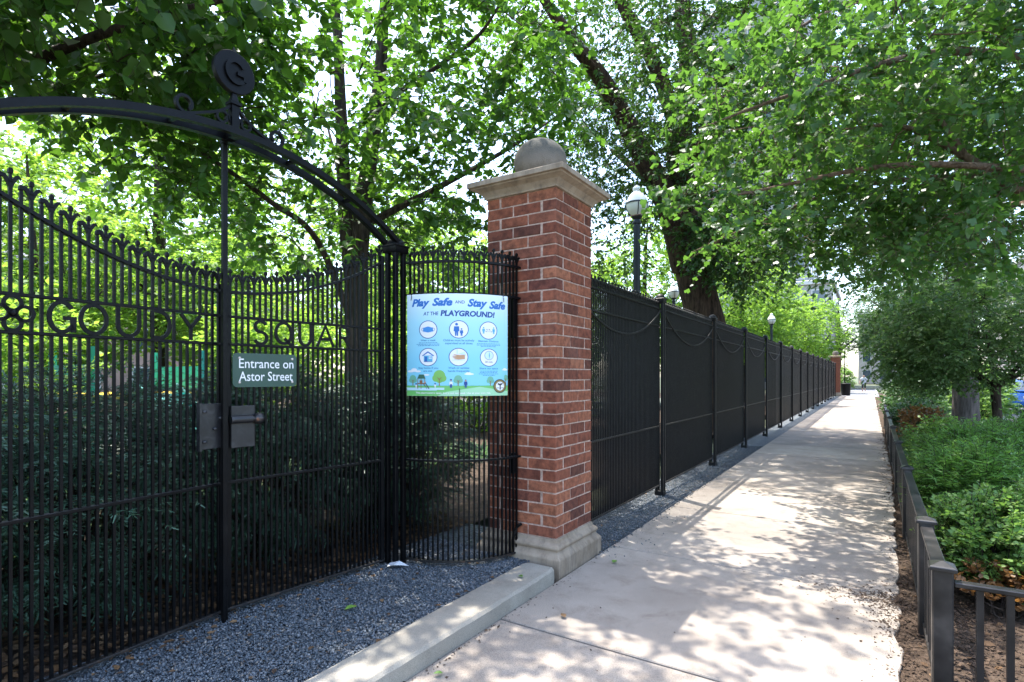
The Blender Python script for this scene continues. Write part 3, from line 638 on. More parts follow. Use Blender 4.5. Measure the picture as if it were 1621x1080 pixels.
def gate_leaf(label, A, C_, letters, quat=None, n=31, flip=False):
    """A = hinge side foot, C_ = meeting side foot; letters = [(char, t0, t1)] along hinge->meeting"""
    A = Vector((*A, 0)); Cc = Vector((*C_, 0)); d = (Cc - A); L = d.length; d.normalize(); dd = (d.x, d.y); nrm = Vector((-d.y, d.x, 0))
    if nrm.x < 0: nrm = -nrm
    root = empty('gate', (A.x, A.y, 0), label, 'gate', 'leaves of the double gate')
    at = lambda t, z, off=0: (A.x + d.x*L*t + nrm.x*off, A.y + d.y*L*t + nrm.y*off, z)
    topz = lambda t: 2.0 + .36 * (1 - t) ** 2
    spans = [(a, b) for _, a, b in letters] + ([quat] if quat else [])
    for i in range(n):
        t = (i + .7) / (n + .4); x, y, _ = at(t, 0); tall = i % 2 == 0
        gaps = [(ZL0, ZL1)] if any(a - .004 < t < b + .004 for a, b in spans) else []
        z1 = topz(t) + (.045 if tall else .055)
        picket_mb(x, y, dd, ZB, z1, tall, gaps).build('picket', 'black_iron', root)
    # frame stiles and rails
    MB().bar(at(.006, ZB-.02), at(.006, 2.40), .03, .036, nrm).build('stile', 'black_iron', root)
    MB().bar(at(.992, ZB-.02), at(.992, 2.04), .022, .03, nrm).build('stile', 'black_iron', root)
    MB().bar(at(0, ZB), at(1, ZB), .038, .014).build('bottom_rail', 'worn_iron', root, bevel=.002)
    MB().bar(at(0, ZM), at(1, ZM), .038, .016).build('middle_rail', 'black_iron', root, bevel=.002)
    for z in (ZL0, ZL1): MB().bar(at(0, z), at(1, z), .030, .015).build('letter_rail', 'black_iron', root, bevel=.002)
    ts = [i/24 for i in range(25)]
    MB().sweep([at(t, topz(t)) for t in ts], .034, .016, nrm).build('curved_rail', 'black_iron', root)
    for ch, a, b in letters:
        mb = MB(); w = (b - a) * L; h = ZL1 - ZL0 - .016; z0 = ZL0 + .008
        # letters read left to right for someone standing on the pavement: increasing distance from the viewer's left
        f = lambda u, v, q: at((a + u / L) if not flip else (b - u / L), z0 + v, .012 + q)
        sw = .0185
        for st in GLYPH[ch]:
            pts = [(u * w, v * h) for u, v in st]; ribbon(mb, pts, sw, .009, f, closed=(pts[0] == pts[-1] and len(pts) > 20) or ch == 'O')
        mb.build('letter_' + ch.lower(), 'black_iron', root)
    if quat:
        mb = MB(); tc = (quat[0]+quat[1])/2; zc = (ZL0+ZL1)/2
        f = lambda u, v, q: at(tc + u / L, zc + v, .012 + q)
        for k in range(4):
            a = k * 90; ribbon(mb, arc2(.043*math.cos(math.radians(a)), .043*math.sin(math.radians(a)), .031, .031, 0, 360, 18), .015, .009, f, True)
        c = at(tc, zc, .02); mb2 = MB().lathe((0, 0, 0), [(.017, -.016), (.016, 0), (.011, .010), (.004, .014)], 10)
        for v in mb2.v: pass
        ax = Vector((nrm.x, nrm.y, 0)); s_ = Vector((d.x, d.y, 0))
        mb.add([Vector(c) + s_*v[0] + Vector((0, 0, 1))*v[1] + ax*v[2] for v in mb2.v], mb2.f)
        mb.build('quatrefoil', 'black_iron', root)
    return root, at, nrm, L, d
AL, CT, BR = (-3.09, .66), (-3.2, 1.815), (-3.075, 2.965)
left, atL, nL, LL, dL = gate_leaf('left gate leaf with quatrefoil and iron letters GOUDY', AL, CT,
    [('G', .262, .352), ('O', .368, .470), ('U', .502, .604), ('D', .642, .738), ('Y', .775, .885)], (.10, .205))
right, atR, nR, LR, dR = gate_leaf('right gate leaf with iron letters SQUARE, under the green sign', BR, (-3.2, 1.835),
    [('S', 1-.225, 1-.136), ('Q', 1-.362, 1-.262), ('U', 1-.486, 1-.402), ('A', 1-.635, 1-.516), ('R', 1-.752, 1-.665), ('E', 1-.874, 1-.808)], flip=True)
# lock plates
def plate(root, at, nrm, t0, t1, z0, z1, off, th=.012):
    mb = MB(); mb.loft([[at(t0, z0, off), at(t1, z0, off), at(t1, z0, off+th), at(t0, z0, off+th)], [at(t0, z1, off), at(t1, z1, off), at(t1, z1, off+th), at(t0, z1, off+th)]])
    return mb.build('lock_plate', 'lock_steel', root, bevel=.003)
pl = plate(left, atL, nL, .86, 1.0, 1.085, 1.345, .022)
mb = MB()
for t, z in ((.885, 1.30), (.885, 1.13), (.97, 1.26), (.94, 1.20), (.985, 1.16)):
    c = Vector(atL(t, z, .034)); mb.lathe((c.x, c.y, c.z - .008), [(.014, 0), (.017, .008), (.012, .016)], 8)
mb.build('weld_lumps', 'lock_steel', pl, bevel=.002)['kind'] = 'stuff'
mb = MB(); mb.loft([[atL(t, z, o) for t, o in ((.855, .018), (.868, .018), (.868, .046), (.855, .046))] for z in (1.08, 1.13, 1.15, 1.22, 1.24, 1.35)])
mb.build('plate_edge', 'lock_steel', pl)
pr = plate(right, atR, nR, .86, .985, 1.075, 1.325, .022)
mb = MB(); a = Vector(atR(.995, 1.245, .052)); b = Vector(atR(.885, 1.245, .052)); mb.tube([a, b], .024, 14)
mb.build('bolt_sleeve', 'lock_steel', pr, smooth=True)
c = Vector(atR(.885, 1.245, .052)); ax = (Vector(atR(.5, 0)) - Vector(atR(.6, 0))).normalized()
mb = MB(); u = Vector((0, 0, 1)); s_ = Vector((nR.x, nR.y, 0)); ax = (b - a).normalized()
prf = [(.014, 0), (.016, .012), (.024, .018), (.033, .03), (.036, .045), (.033, .060), (.022, .072), (.006, .078)]
mb.loft([[c + ax*z + (u*math.cos(k*math.pi/8) + s_*math.sin(k*math.pi/8))*r for k in range(16)] for r, z in prf])
mb.build('knob', 'knob_steel', pr, smooth=True)

# archway: two open posts, double arch, centre bar, medallion
AX = -3.03; PY0, PY1 = .575, 3.06; YC = (PY0 + PY1) / 2 - .01
arch = empty('gate_arch', (AX, YC, 0), 'black iron arch over the gate crowned by a round G medallion', 'arch')
def open_post(mb, x, y, z0, z1, s=.040, w=.034):
    for i, j in ((-1,-1),(1,-1),(1,1),(-1,1)): mb.box(x+i*s-w/2, x+i*s+w/2, y+j*s-w/2, y+j*s+w/2, z0, z1)
    for z in (.16, .90, 2.12, z1-.11): mb.box(x-s+w/2+.001, x+s-w/2-.001, y-.007, y+.007, z-.008, z+.008); mb.box(x-.007, x+.007, y-s+w/2+.001, y+s-w/2-.001, z-.0075, z+.0075)
    return mb
def post_cap(mb, x, y, z, h=.075):
    mb.loft([sqloop(x, y, h-.012, z-.045), sqloop(x, y, h-.008, z-.04), sqloop(x, y, h-.006, z), sqloop(x, y, h, z+.004), sqloop(x, y, h, z+.012), sqloop(x, y, h-.004, z+.016)])
    mb.lathe((x, y, z+.014), [(h*.92*math.cos(t), .062*math.sin(t)) for t in np.linspace(0, 1.5, 8)], 18); return mb
for py in (PY0, PY1):
    p = open_post(MB(), AX, py, .03, 2.47).build('post', 'black_iron', arch, bevel=.0025)
    post_cap(MB(), AX, py, 2.475).build('post_cap', 'black_iron', p, smooth=True)
half = (PY1 - PY0) / 2; ym = (PY0 + PY1) / 2; rise = .375; R = (half**2 + rise**2) / (2*rise)
zarch = lambda y, e=0: 2.50 + rise + e - R + math.sqrt(max(0, (R)**2 - (y-ym)**2))
for ox in (.045, -.075):
    ys = [PY0 + (PY1-PY0)*i/48 for i in range(49)]
    MB().sweep([(AX+ox, y, zarch(y)) for y in ys], .030, .030, (1, 0, 0)).build('arch_bar', 'black_iron', arch)
    MB().sweep([(AX+ox, y, zarch(y)-.015-.0045) for y in ys], .038, .008, (1, 0, 0)).build('arch_flange', 'black_iron', arch)
for y in (ym-.8, ym-.35, ym, ym+.35, ym+.8): MB().box(AX-.053, AX+.023, y-.01, y+.01, zarch(y)-.015, zarch(y)+.005).build('tie_bar', 'black_iron', arch)
MB().box(-3.150, -3.122, 1.778, 1.806, .05, zarch(1.79)-.03).build('centre_bar', 'black_iron', arch, bevel=.003)
MB().box(-3.156, -3.085, 1.775, 1.809, zarch(1.79)-.03, zarch(1.79)+.01).build('bracket', 'black_iron', arch)
YM = 1.785; zt = zarch(YM) + .028
MB().loft([sqloop(AX, YM, .021, zt-.05), sqloop(AX, YM, .021, zt+.125), sqloop(AX, YM, .031, zt+.13), sqloop(AX, YM, .031, zt+.147), sqloop(AX, YM, .020, zt+.152), sqloop(AX, YM, .004, zt+.235)]).build('spike', 'black_iron', arch)
def disc(mb, c, r, t, n=48, bev=.004):
    lp = lambda rr, o: [(c[0]+o, c[1]+rr*math.cos(2*math.pi*k/n), c[2]+rr*math.sin(2*math.pi*k/n)) for k in range(n)]
    mb.loft([lp(r-bev, -t), lp(r, -t+bev), lp(r, t-bev), lp(r-bev, t)]); return mb
zc = zt + .215 + .100; RM = .119
med = disc(MB(), (AX, YM, zc), RM, .018).build('medallion', 'black_iron', arch, smooth=True)
mb = MB(); f = lambda u, v, q: (AX + .022 + q, YM + u, zc + v)
g = [(u*.118-.059, v*.132-.066) for u, v in GLYPH['G'][0][:-1]]; ribbon(mb, g, .021, .020, f)
g = [(u*.118-.059, v*.132-.066) for u, v in [(.55, .46), (.93, .46), (.93, .20)]]; ribbon(mb, g, .021, .020, f)
mb.build('letter_g', 'black_iron', med)
MB().loft([sqloop(AX, YM, .014, zc+RM-.012), sqloop(AX, YM, .010, zc+RM+.006), sqloop(AX, YM, .002, zc+RM+.03)]).build('tip', 'black_iron', med)
def scroll(sg):
    b = lambda y, z: (AX, YM + sg*y, z)
    zz = lambda y: zarch(YM + sg*y) + .028
    pts = [b(.02, zt+.125), b(.06, zt+.085), b(.115, zt+.05), b(.175, zt+.022), b(.225, zz(.225)+.014)]
    cy, cz, r0 = .268, zz(.268)+.054, .048
    for k in range(0, 15):
        a = math.radians(-100 + 24*k); r = r0 * (1 - .024*k); pts.append(b(cy + r*math.cos(a), cz + r*math.sin(a)))
    MB().sweep(bez(pts, 4), .022, .015, (1, 0, 0)).build('scroll', 'black_iron', arch)
    pts = [b(.016, zt+.012), b(.03, zt+.055)]; cy, cz = .068, zz(.068)+.042
    for k in range(0, 15):
        a = math.radians(150 - 26*k); r = .036 * (1 - .026*k); pts.append(b(cy + r*math.cos(a), cz + r*math.sin(a)))
    MB().sweep(bez(pts, 4), .020, .013, (1, 0, 0)).build('scroll', 'black_iron', arch)
scroll(1); scroll(-1)

# curved panel between the gate post and the pillar
CX, CY, CR = -2.97, 3.745, .640
cp = empty('curved_fence', (CX, CY - CR, 0), 'quarter-round black picket panel between gate post and brick pillar', 'fence')
pc = lambda a, r=CR: (CX + r*math.cos(math.radians(a)), CY + r*math.sin(math.radians(a)))
A0, A1 = -88, -5
for i in range(24):
    a = A0 + 2.2 + (A1 - A0 - 3.2) * i / 23; x, y = pc(a); t = math.radians(a)
    tall = i % 2 == 1
    picket_mb(x, y, (-math.sin(t), math.cos(t)), ZB, 2.375 if tall else 2.39, tall).build('picket', 'black_iron', cp)
def arc_rail(z, name, mat, w=.036, h=.015, ext=0):
    mb = MB(); n = 30; Ls = []
    for i in range(n+1):
        a = A0 - ext + (A1 - A0 + ext + 4) * i / n
        Ls.append([(*pc(a, CR-w/2), z-h/2), (*pc(a, CR+w/2), z-h/2), (*pc(a, CR+w/2), z+h/2), (*pc(a, CR-w/2), z+h/2)])
    mb.loft(Ls).build(name, mat, cp)
arc_rail(ZB, 'bottom_rail', 'worn_iron'); arc_rail(ZM, 'middle_rail', 'black_iron'); arc_rail(2.115, 'upper_rail', 'black_iron'); arc_rail(2.355, 'top_rail', 'black_iron')
MB().box(-2.372, -2.336, 3.640, 3.706, 1.80, 2.11).build('wall_bracket', 'black_iron', cp, bevel=.006)
MB().box(-2.372, -2.336, 3.640, 3.706, .74, .90).build('wall_bracket', 'black_iron', cp, bevel=.006)
MB().sweep(bez([(-2.352, 3.66, .10), (-2.350, 3.655, .22), (-2.335, 3.68, .31), (-2.30, 3.70, .345)], 6), .03, .014, (.7, -.7, 0)).build('foot_brace', 'black_iron', cp)

# long fence along the pavement
FX = -2.245; BAY = 2.80; P0 = 6.955; NB = 16
fence = empty('picket_fence', (FX, 4.4, 0), 'long black iron picket fence with swagged rails along the pavement', 'fence')
pm = open_post(MB(), 0, 0, -.05, 2.47, .036, .032); pm.box(-.056, .056, -.056, .056, -.05, .045); pm = pm.mesh('post', bevel=.002); pm.materials.append(M['fence_iron'])
cm = post_cap(MB(), 0, 0, 2.475, .068).mesh('post_cap', smooth=True); cm.materials.append(M['fence_iron'])
for k in range(NB):
    y = P0 + BAY*k; p = place(pm, 'post', None, fence, (FX, y, 0)); c = place(cm, 'post_cap', None, p)
    ORIGIN[p.name] = Vector((FX, y, 0))
def straight(y0, y1, z, w=.034, h=.015, mat='fence_iron', name='rail'):
    MB().bar((FX, y0, z), (FX, y1, z), w, h).build(name, mat, fence)
bays = [(4.352, P0 - .055)] + [(P0 + BAY*k + .055, P0 + BAY*(k+1) - .055) for k in range(NB - 1)]
for y0, y1 in bays:
    straight(y0, y1, ZB, mat='worn_iron'); straight(y0, y1, ZM); straight(y0, y1, 2.135); straight(y0, y1, 2.355)
    L = y1 - y0; MB().sweep([(FX + .024, y0 + L*i/20, 2.33 - .37*(1 - (2*i/20 - 1)**2)) for i in range(21)], .012, .016, (1, 0, 0)).build('swag_rail', 'fence_iron', fence)
pk = [picket_mb(0, 0, (0, 1), .118, z, tall).mesh('picket') for z, tall in ((2.385, True), (2.40, False))]
for m_ in pk: m_.materials.append(M['fence_iron'])
cnt = 0; rest = MB()
for y0, y1 in bays:
    n = round((y1 - y0) / .0425)
    for i in range(n):
        y = y0 + (y1 - y0) * (i + .5) / n; cnt += 1
        if cnt <= 290: place(pk[i % 2], 'picket', None, fence, (FX, y, 0))
        else:
            tall = i % 2 == 0; z1 = 2.385; w = .0095
            rest.box(FX-w, FX+w, y-w, y+w, .118, z1+.04)
            rest.loft([[(FX+a*r, y+b*r, z1+h) for a, b in ((-1,-1),(1,-1),(1,1),(-1,1))] for r, h in ((w, .04), (w*2, .055), (w*.8, .062), (w*1.2, .075), (w*.4, .088))])
o = rest.build('far_pickets', 'fence_iron', fence); o['kind'] = 'stuff'

# low railing round the planting bed
RY0 = 3.12
rail = empty('garden_railing', (.28, RY0, 0), 'low black steel railing with capped posts around the planting bed', 'railing')
rx = lambda y: .275 + (y - 4) * .006
RP = [3.12, 4.06, 6.31, 8.75, 11.3, 13.9, 16.6, 19.4]; RZ = .615
def rpost(x, y, h=.645, s=.038):
    p = MB().box(x-s, x+s, y-s, y+s, -.1, h).build('post', 'railing_paint', rail, bevel=.006)
    MB().loft([sqloop(x, y, s+.012, h-.004), sqloop(x, y, s+.012, h+.012), sqloop(x, y, s+.004, h+.018), sqloop(x, y, .006, h+.034)]).build('post_cap', 'railing_paint', p, bevel=.002)
for y in RP: rpost(rx(y), y)
for a, b in zip(RP[:-1], RP[1:]):
    xa, xb = rx(a), rx(b)
    MB().bar((xa, a+.04, RZ), (xb, b-.04, RZ), .058, .022).build('top_rail', 'railing_paint', rail, bevel=.004)
    MB().bar((xa, a+.04, .055), (xb, b-.04, .055), .036, .02).build('bottom_rail', 'railing_paint', rail, bevel=.003)
    n = max(4, round((b-a)/.105))
    for i in range(1, n):
        y = a + (b-a)*i/n; x = rx(y); MB().box(x-.012, x+.012, y-.012, y+.012, .062, RZ-.008).build('bar', 'railing_paint', rail)
xe = 2.7; rpost(xe, RY0 + .06)
MB().bar((rx(RY0)+.04, RY0, .585), (xe-.04, RY0 + .06, .585), .05, .022).build('top_rail', 'railing_paint', rail, bevel=.004)
MB().bar((rx(RY0)+.04, RY0, .055), (xe-.04, RY0 + .06, .055), .036, .02).build('bottom_rail', 'railing_paint', rail, bevel=.003)
for i in range(23):
    x = rx(RY0) + .13 + i*.1
    MB().box(x-.0125, x+.0125, RY0+.001*i-.011, RY0+.0012*i+.013, .062, .578).build('bar', 'railing_paint', rail)

# ================================================================== SIGNS
def text_2d(s, size=1.0, shear=0.0, bold=0.0, space=1.0):
    """flat outline text -> (verts 2-D, faces), lower-left at 0,0"""
    cu = bpy.data.curves.new('t', 'FONT'); cu.body = s; cu.size = size; cu.shear = shear; cu.offset = bold; cu.space_character = space; cu.resolution_u = 3
    o = bpy.data.objects.new('t', cu); COL.objects.link(o); dg = bpy.context.evaluated_depsgraph_get(); dg.update()
    me = bpy.data.meshes.new_from_object(o.evaluated_get(dg)); bpy.data.objects.remove(o); bpy.data.curves.remove(cu)
    v = [(q.co.x, q.co.y) for q in me.vertices]; f = [tuple(p.vertices) for p in me.polygons]; bpy.data.meshes.remove(me)
    x0 = min(q[0] for q in v); y0 = min(q[1] for q in v); x1 = max(q[0] for q in v); y1 = max(q[1] for q in v)
    return [(x - x0, y) for x, y in v], f, x1 - x0, y0, y1

# green direction sign on the right leaf
sign = empty('direction_sign', atR(.86, 1.5, .03), 'dark green plate reading Entrance on Astor Street, on the gate', 'sign')
sw, sh = .405, .205; t1 = .975
def sg(u, v, q): return atR(t1 - u / LR, 1.435 + v, .024 + q)
def rrect(w, h, r, n=6):
    out = []
    for cx, cy, a in ((w-r, h-r, 0), (r, h-r, 90), (r, r, 180), (w-r, r, 270)):
        out += [(cx + r*math.cos(math.radians(a+90*i/n)), cy + r*math.sin(math.radians(a+90*i/n))) for i in range(n+1)]
    return out
rr = rrect(sw, sh, .028)
MB().loft([[sg(u, v, q) for u, v in rr] for q in (0, .004)]).build('plate', 'sign_green', sign)
def sign_line(s, x0, x1, y, cap):
    v, f, w, lo, hi = text_2d(s, 1, 0, .004); k = cap / .69
    MB().add([sg(x0 + a * (x1-x0)/w, y + b * k, .0052) for a, b in v], f).build('lettering', 'print_white', sign)
sign_line('Entrance on', .037, .383, .116, .056); sign_line('Astor Street', .037, .378, .038, .056)
for u, v in ((.040, .176), (.375, .176), (.040, .030), (.375, .030)):
    MB().loft([[sg(u + r*math.cos(k*math.pi/5), v + r*math.sin(k*math.pi/5), q) for k in range(10)] for r, q in ((.0075, .004), (.0075, .007), (.005, .009))]).build('screw', 'screw_white', sign)

# playground poster, bent round the curved panel
PR = CR + .026; PA0, PA1 = -86.5, -17.0; PZ0, PZ1 = 1.355, 2.112
poster = empty('playground_poster', (*pc(-52, PR), PZ0), 'square blue and green playground rules poster tied to curved pickets', 'poster')
def pmap(u, v, q): return (*pc(PA0 + (PA1-PA0)*u, PR + q), PZ0 + (PZ1-PZ0)*v)
def pprint(name, mat, shapes, layer):
    """shapes: list of (2-D verts, faces) in 0..1 poster space"""
    bm = bmesh.new()
    for v, f in shapes:
        vs = [bm.verts.new((a, b, 0)) for a, b in v]
        for q in f:
            try: bm.faces.new([vs[i] for i in q])
            except ValueError: pass
    xs = [v.co.x for v in bm.verts]
    k = 1
    while k < 48:
        x = k / 48
        if min(xs) < x < max(xs): bmesh.ops.bisect_plane(bm, geom=bm.verts[:]+bm.edges[:]+bm.faces[:], plane_co=(x, 0, 0), plane_no=(1, 0, 0))
        k += 1
    me = bpy.data.meshes.new(name); base = ORIGIN[poster.name]
    uv = bm.loops.layers.uv.new('UVMap')
    for fc in bm.faces:
        for lp in fc.loops: lp[uv].uv = (lp.vert.co.x, lp.vert.co.y)
    for v in bm.verts: v.co = Vector(pmap(v.co.x, v.co.y, layer * .0006)) - base
    bm.normal_update(); bm.to_mesh(me); bm.free(); return place(me, name, mat, poster)
px = lambda X: (X - 40) / 940
py = lambda Y: 1 - (Y - 76) / 949
def poly(pts): return ([(px(a), py(b)) for a, b in pts], [tuple(range(len(pts)))])
def rect(x0, y0, x1, y1): return poly([(x0, y1), (x1, y1), (x1, y0), (x0, y0)])
def circ(x, y, r, ry=None, n=28): return poly([(x + r*math.cos(2*math.pi*k/n), y - (ry or r)*math.sin(2*math.pi*k/n)) for k in range(n)])
def ringp(x, y, r0, r1, n=36):
    v = [(px(x+r*math.cos(2*math.pi*k/n)), py(y-r*math.sin(2*math.pi*k/n))) for r in (r0, r1) for k in range(n)]
    return v, [(k, (k+1) % n, n+(k+1) % n, n+k) for k in range(n)]
def txt(s, x0, x1, ybase, cap, shear=0, bold=0.0, slope=0.0):
    v, f, w, lo, hi = text_2d(s, 1, shear, bold); kx = (x1-x0)/w; ky = cap/.69
    return [(px(x0 + a*kx), py(ybase - b*ky + slope*(a*kx))) for a, b in v], f
mb = MB(); nu = 30
mb.loft([[pmap(i/nu, 0, -.003), pmap(i/nu, 0, 0), pmap(i/nu, 1, 0), pmap(i/nu, 1, -.003)] for i in range(nu+1)]); mb.build('board', 'print_white', poster)
pprint('sky_print', 'poster_sky', [rect(41, 77, 979, 930)], 1)
pprint('grass_print', 'p_grass', [rect(41, 928, 979, 1024)], 1)
pprint('lawn_print', 'p_grass2', [poly([(41, 1024), (330, 1024), (420, 985), (700, 940), (979, 985), (979, 1024)])], 2)
pprint('pond_print', 'p_lake', [rect(41, 948, 395, 968), rect(41, 968, 330, 974)], 3)
pprint('cloud_print', 'print_white', [circ(80, 796, 32, 10), circ(115, 784, 30, 17), circ(155, 796, 30, 9), circ(235, 829, 28, 8), circ(608, 822, 42, 9), circ(602, 814, 22, 10), circ(948, 780, 30, 8), circ(945, 773, 16, 9)], 2)
H = [txt('Play', 93, 266, 188, 64, .28, .045), txt('Safe', 288, 466, 186, 66, .28, .045), txt('Stay', 594, 772, 192, 66, .28, .045), txt('Safe', 788, 952, 204, 66, .28, .045)]
for h_ in H: pprint('heading', 'p_blue', [h_], 2)
for h_ in (txt('AND', 487, 570, 168, 28, 0, .012), txt('AT THE', 207, 344, 276, 32, .12, .02), txt('PLAYGROUND!', 362, 842, 281, 48, .14, .045, .016)): pprint('heading', 'p_navy', [h_], 2)
IC = [(251, 408), (520, 408), (783, 413), (251, 664), (517, 664), (787, 667)]
for x, y in IC: pprint('icon_ring', 'p_navy', [ringp(x, y, 78, 84)], 3)
for x, y in IC: pprint('icon_disc', 'print_white', [circ(x, y, 79, n=40)], 2)
# mask
pprint('icon', 'p_mid', [poly([(207, 392), (251, 380), (295, 392), (299, 425), (251, 436), (204, 425)])], 4)
pprint('icon_line', 'p_navy', [ringp(205, 408, 12, 15, 20), ringp(297, 408, 12, 15, 20), rect(210, 390, 293, 393), rect(210, 423, 293, 426)], 3)
# adult and child, two apart
fig = lambda x, y, h: [circ(x, y-h*.88, h*.10, n=14), poly([(x-h*.17, y-h*.72), (x+h*.17, y-h*.72), (x+h*.20, y-h*.36), (x+h*.12, y-h*.34), (x+h*.10, y), (x+h*.02, y), (x, y-h*.3), (x-h*.02, y), (x-h*.10, y), (x-h*.12, y-h*.34), (x-h*.20, y-h*.36)])]
pprint('icon', 'p_blue', fig(500, 468, 122) + fig(543, 468, 72), 4)
pprint('icon', 'p_cyan', fig(736, 444, 64) + fig(831, 444, 64), 4)
pprint('icon_line', 'p_dark', [txt('6 ft.', 763, 803, 412, 15), rect(760, 423, 808, 425), poly([(753, 424), (762, 419), (762, 429)]), poly([(815, 424), (806, 419), (806, 429)])], 3)
# house
pprint('icon', 'p_cyan', [rect(212, 650, 291, 708)], 4)
pprint('icon', 'p_blue', [poly([(196, 650), (251, 610), (306, 650), (300, 656), (251, 622), (202, 656)]), rect(220, 660, 244, 707)], 5)
pprint('icon', 'p_pale', [rect(258, 656, 284, 682)], 5); pprint('icon_line', 'p_navy', [rect(270, 656, 272, 682), rect(258, 668, 284, 670), rect(231, 660, 233, 707), rect(212, 705, 291, 708)], 6)
# hands under the tap
pprint('icon', 'p_pale', [rect(500, 590, 512, 640), poly([(515, 634), (570, 612), (582, 650), (540, 640)]), rect(462, 690, 574, 696)], 4)
pprint('icon', 'p_skin', [poly([(571, 642), (571, 682), (520, 688), (482, 684), (480, 679), (510, 674), (472, 674), (470, 668), (506, 664), (466, 660), (466, 654), (506, 654), (474, 644), (476, 639), (528, 646)])], 5)
# clock
pprint('icon_line', 'p_navy', [ringp(787, 647, 39, 42)], 4); pprint('icon', 'p_pale', [circ(787, 647, 39)], 3); pprint('icon', 'p_cyan', [poly([(789, 612), (795, 647), (789, 682), (785, 647)])], 5)
pprint('icon_line', 'p_dark', [txt('30 min.', 750, 824, 716, 18)], 4)
T = [txt('Wear a mask', 181, 320, 516, 16, 0, .02), txt('Children must be actively', 386, 653, 518, 18, 0, .02), txt('supervised at all times', 402, 638, 545, 18, 0, .02), txt('Maintain Distance', 690, 880, 521, 16, 0, .02),
     txt('Stay home if you', 160, 342, 773, 17, 0, .02), txt('are sick', 208, 292, 801, 17, 0, .02), txt('Wash or sanitize', 430, 610, 773, 17, 0, .02), txt('hands frequently', 427, 613, 801, 17, 0, .02), txt('Share our space', 700, 874, 776, 16, 0, .02)]
pprint('caption', 'p_text', T, 2)
rw = random.Random(6); F_ = []
def words(x0, x1, y):
    x = x0
    while x < x1 - 6:
        w = min(rw.uniform(9, 26), x1 - x); F_.append(rect(x, y - rw.uniform(4.5, 6), x + w, y)); x += w + 5
for x0, x1, y in ((165, 335, 534), (142, 360, 547), (155, 350, 560), (678, 895, 540), (675, 897, 553), (712, 862, 566), (708, 870, 797), (703, 872, 810), (694, 880, 823), (730, 846, 836)): words(x0, x1, y)
pprint('small_print', 'p_text', F_, 2)
# strip of little trees, play frame, people
def ptree(x, y, w, h, m, mt, ly):
    pprint('tree_print', m, [circ(x, y-h*.70, w*.46), circ(x-w*.26, y-h*.52, w*.30), circ(x+w*.26, y-h*.52, w*.30), circ(x, y-h*.44, w*.3)], ly)
    pprint('trunk_print', mt, [poly([(x-4, y), (x-3, y-h*.4), (x-w*.2, y-h*.62), (x, y-h*.48), (x+w*.2, y-h*.62), (x+3, y-h*.4), (x+4, y)])], ly+1)
for x, y, w, h, m in ((104, 928, 72, 92, 'p_tree2'), (352, 930, 112, 134, 'p_tree'), (514, 930, 74, 92, 'p_tree2'), (800, 930, 66, 82, 'p_tree2'), (958, 930, 42, 120, 'p_tree2')): ptree(x, y, w, h, m, 'p_trunk', 2)
pprint('frame_print', 'p_trunk', [rect(152, 862, 158, 958), rect(184, 862, 189, 958), rect(219, 862, 224, 930), rect(150, 905, 226, 914), rect(172, 880, 200, 905)], 6)
pprint('roof_print', 'p_roof', [poly([(150, 864), (168, 826), (214, 826), (228, 864)])], 7)
pprint('slide_print', 'p_dark', [poly([(225, 905), (232, 905), (266, 958), (256, 958)]), poly([(205, 912), (209, 912), (246, 958), (240, 958)])], 7)
pprint('people_print', 'print_white', fig(453, 948, 76) + fig(316, 948, 40) + fig(139, 950, 40), 7)
pprint('people_print', 'p_navy', fig(578, 948, 78) + [rect(444, 915, 462, 948), circ(453, 876, 9), circ(316, 912, 7), circ(139, 913, 7)], 8)
pprint('people_print', 'p_skin', [circ(578, 884, 7), circ(224, 898, 8), circ(453, 884, 6)], 9)
pprint('bottom_line', 'print_white', [txt('This playground is open, but is not sanitized. Use at your own risk.', 133, 803, 1003, 15, 0, .02, .004)], 4)
# seal
pprint('seal', 'p_gold', [circ(894, 935, 66, n=44)], 5); pprint('seal', 'p_dark', [ringp(894, 935, 58, 66), ringp(894, 935, 42, 44)], 6)
pprint('seal', 'print_white', [circ(894, 935, 42)], 7)
pprint('seal', 'p_dark', [poly([(888, 968), (890, 930), (868, 918), (872, 905), (892, 915), (894, 896), (898, 915), (918, 903), (922, 916), (900, 930), (902, 968)]), rect(862, 950, 884, 955), rect(906, 950, 928, 955)], 8)
pprint('seal', 'p_dark', [poly([(894+r1*math.cos(a), 935-r1*math.sin(a)) for r1, a in ((47, q), (55, q), (55, q+.09), (47, q+.09))]) for q in np.arange(0, 6.2, .2)], 7)
# ties through the board
for u, v, dz in ((.055, .99, .05), (.945, .985, .06), (.515, .03, .05)):
    mb = MB(); mb.tube([pmap(u, v-.012 if v > .5 else v, .004), pmap(u, v + (.008 if v > .5 else -.03), .006), pmap(u, v + (.02 if v > .5 else -.035), -.03)], .0032, 6)
    mb.tube([pmap(u, v - .05 if v > .5 else v + .045, .012), pmap(u+.004, v-.012 if v > .5 else v, .006)], .0024, 5); mb.build('zip_tie', 'zip_tie', poster)

